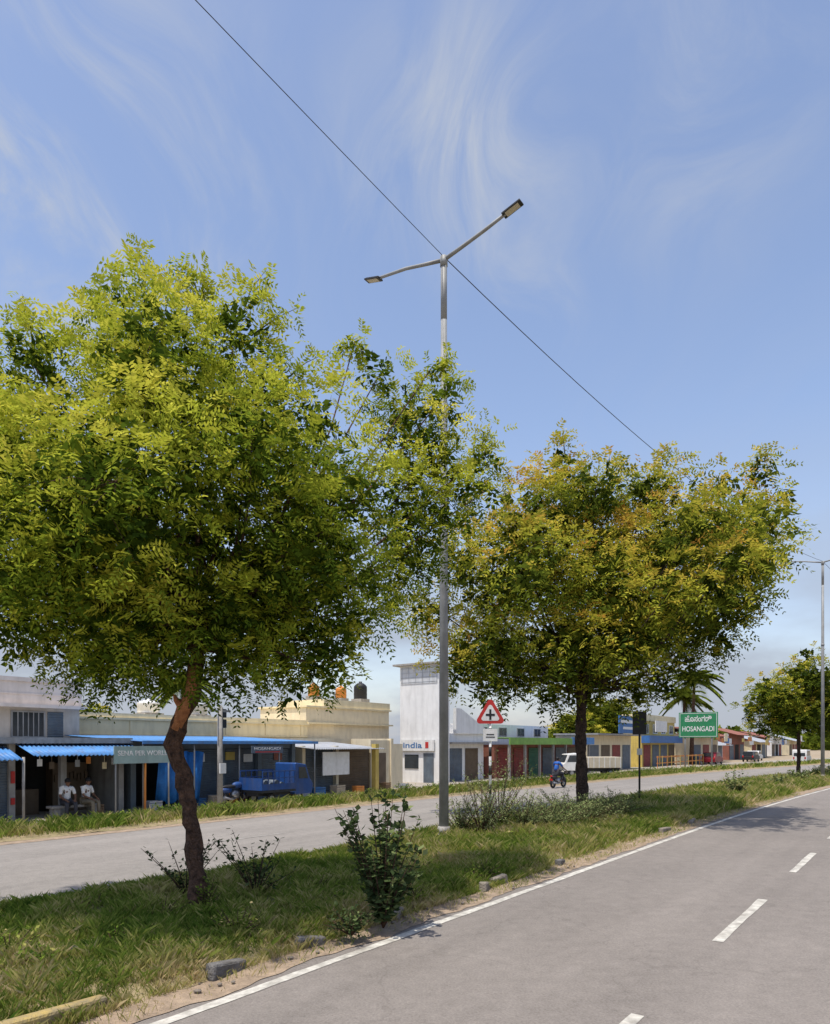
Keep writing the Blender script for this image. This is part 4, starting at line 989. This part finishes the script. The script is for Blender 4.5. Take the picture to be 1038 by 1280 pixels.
w = bpy.data.worlds.new("World"); scene.world = w; w.use_nodes = True; nt = w.node_tree
bg = nt.nodes["Background"]; bg.inputs["Strength"].default_value = .15
sky = nt.nodes.new("ShaderNodeTexSky"); sky.sky_type = 'NISHITA'; sky.sun_disc = False
sky.sun_elevation = EL; sky.sun_rotation = math.atan2(sd.x, sd.y); sky.air_density = 1.0; sky.dust_density = 1.0; sky.ozone_density = 1.6
tc = nt.nodes.new("ShaderNodeTexCoord")
def nd(t, **k):
    n = nt.nodes.new(t)
    for a, b in k.items(): setattr(n, a, b)
    return n
def lk(a, b): nt.links.new(a, b)
def M(op, a, b=None, c=None, clamp=False):
    n = nd("ShaderNodeMath", operation=op); n.use_clamp = clamp
    for i, x in enumerate((a, b, c)):
        if x is None: continue
        if isinstance(x, (int, float)): n.inputs[i].default_value = x
        else: lk(x, n.inputs[i])
    return n.outputs[0]
tint = nd("ShaderNodeMix", data_type='RGBA', blend_type='MULTIPLY'); tint.inputs["Factor"].default_value = 1
lk(sky.outputs[0], tint.inputs["A"]); tint.inputs["B"].default_value = (1.62, 1.46, 1.40, 1)
sep = nd("ShaderNodeSeparateXYZ"); lk(tc.outputs["Generated"], sep.inputs[0])
X, Y, Z = sep.outputs
inv = M('DIVIDE', 1.0, M('ADD', M('MAXIMUM', Z, 0), .5))
comb = nd("ShaderNodeCombineXYZ"); lk(M('MULTIPLY', X, inv), comb.inputs[0]); lk(M('MULTIPLY', Y, inv), comb.inputs[1])
# slow warp so the wisps curl instead of fanning
wp = nd("ShaderNodeTexNoise"); wp.inputs["Scale"].default_value = 2.2; wp.inputs["Detail"].default_value = 2; lk(comb.outputs[0], wp.inputs["Vector"])
ws = nd("ShaderNodeVectorMath", operation='SCALE'); ws.inputs["Scale"].default_value = .55; lk(wp.outputs["Color"], ws.inputs[0])
wa = nd("ShaderNodeVectorMath", operation='ADD'); lk(comb.outputs[0], wa.inputs[0]); lk(ws.outputs[0], wa.inputs[1])
mp = nd("ShaderNodeMapping"); mp.inputs["Rotation"].default_value = (0, 0, math.radians(52)); mp.inputs["Scale"].default_value = (4.2, 1.5, 1); mp.inputs["Location"].default_value = (1.3, .7, 0); lk(wa.outputs[0], mp.inputs[0])
wn = nd("ShaderNodeTexNoise"); wn.inputs["Scale"].default_value = 1.9; wn.inputs["Detail"].default_value = 9; wn.inputs["Roughness"].default_value = .63; wn.inputs["Distortion"].default_value = .5
lk(mp.outputs[0], wn.inputs["Vector"])
cl = nd("ShaderNodeMapRange"); cl.interpolation_type = 'SMOOTHSTEP'; cl.inputs["From Min"].default_value = .38; cl.inputs["From Max"].default_value = .76; lk(wn.outputs["Fac"], cl.inputs["Value"])
def blob(d, r, a):
    vm = nd("ShaderNodeVectorMath", operation='DISTANCE'); lk(tc.outputs["Generated"], vm.inputs[0]); vm.inputs[1].default_value = d
    m = nd("ShaderNodeMapRange"); m.interpolation_type = 'SMOOTHSTEP'; m.inputs["From Min"].default_value = r; m.inputs["From Max"].default_value = 0; m.inputs["To Max"].default_value = a
    lk(vm.outputs["Value"], m.inputs["Value"]); return m.outputs[0]
msk = None
for d, r, a in [((-.34,.74,.58), .28, 1.25), ((.05,.77,.63), .20, 1.15), ((.27,.72,.64), .20, .6), ((.12,.83,.53), .12, .6)]:
    b = blob(d, r, a); msk = b if msk is None else M('MAXIMUM', msk, b)
wis = M('MULTIPLY', cl.outputs[0], M('ADD', M('MULTIPLY', msk, .95), .06))
hz = nd("ShaderNodeMapRange"); hz.inputs["From Min"].default_value = .40; hz.inputs["From Max"].default_value = 0.0; lk(Z, hz.inputs["Value"])
hz2 = M('POWER', hz.outputs[0], 1.1)
ln = nd("ShaderNodeTexNoise"); ln.inputs["Scale"].default_value = 3.2; ln.inputs["Detail"].default_value = 6
mp3 = nd("ShaderNodeMapping"); mp3.inputs["Scale"].default_value = (1, 1, 2.6); lk(tc.outputs["Generated"], mp3.inputs[0]); lk(mp3.outputs[0], ln.inputs["Vector"])
l2 = nd("ShaderNodeMapRange"); l2.interpolation_type = 'SMOOTHSTEP'; l2.inputs["From Min"].default_value = .36; l2.inputs["From Max"].default_value = .62; lk(ln.outputs["Fac"], l2.inputs["Value"])
low = M('MULTIPLY', hz2, M('ADD', M('MULTIPLY', l2.outputs[0], .95), .45))
mix = nd("ShaderNodeMix", data_type='RGBA'); lk(M('MINIMUM', wis, .8, clamp=True), mix.inputs["Factor"]); lk(tint.outputs["Result"], mix.inputs["A"]); mix.inputs["B"].default_value = (3.5, 3.8, 4.4, 1)
mix2 = nd("ShaderNodeMix", data_type='RGBA'); lk(M('MINIMUM', low, .92, clamp=True), mix2.inputs["Factor"]); lk(mix.outputs["Result"], mix2.inputs["A"]); mix2.inputs["B"].default_value = (2.85, 3.15, 3.75, 1)
lk(mix2.outputs["Result"], bg.inputs["Color"])

cam = bpy.data.cameras.new("Camera"); co = bpy.data.objects.new("Camera", cam); COL.objects.link(co)
co.location = (0, 0, 2.5); co.rotation_euler = (math.pi/2, 0, 0)
cam.sensor_fit = 'HORIZONTAL'; cam.sensor_width = 36; cam.lens = 890/1038*36; cam.shift_y = 290/1038; cam.clip_end = 5000; cam.clip_start = .1
scene.camera = co
scene.view_settings.view_transform = 'Standard'; scene.view_settings.look = 'None'; scene.view_settings.exposure = 0
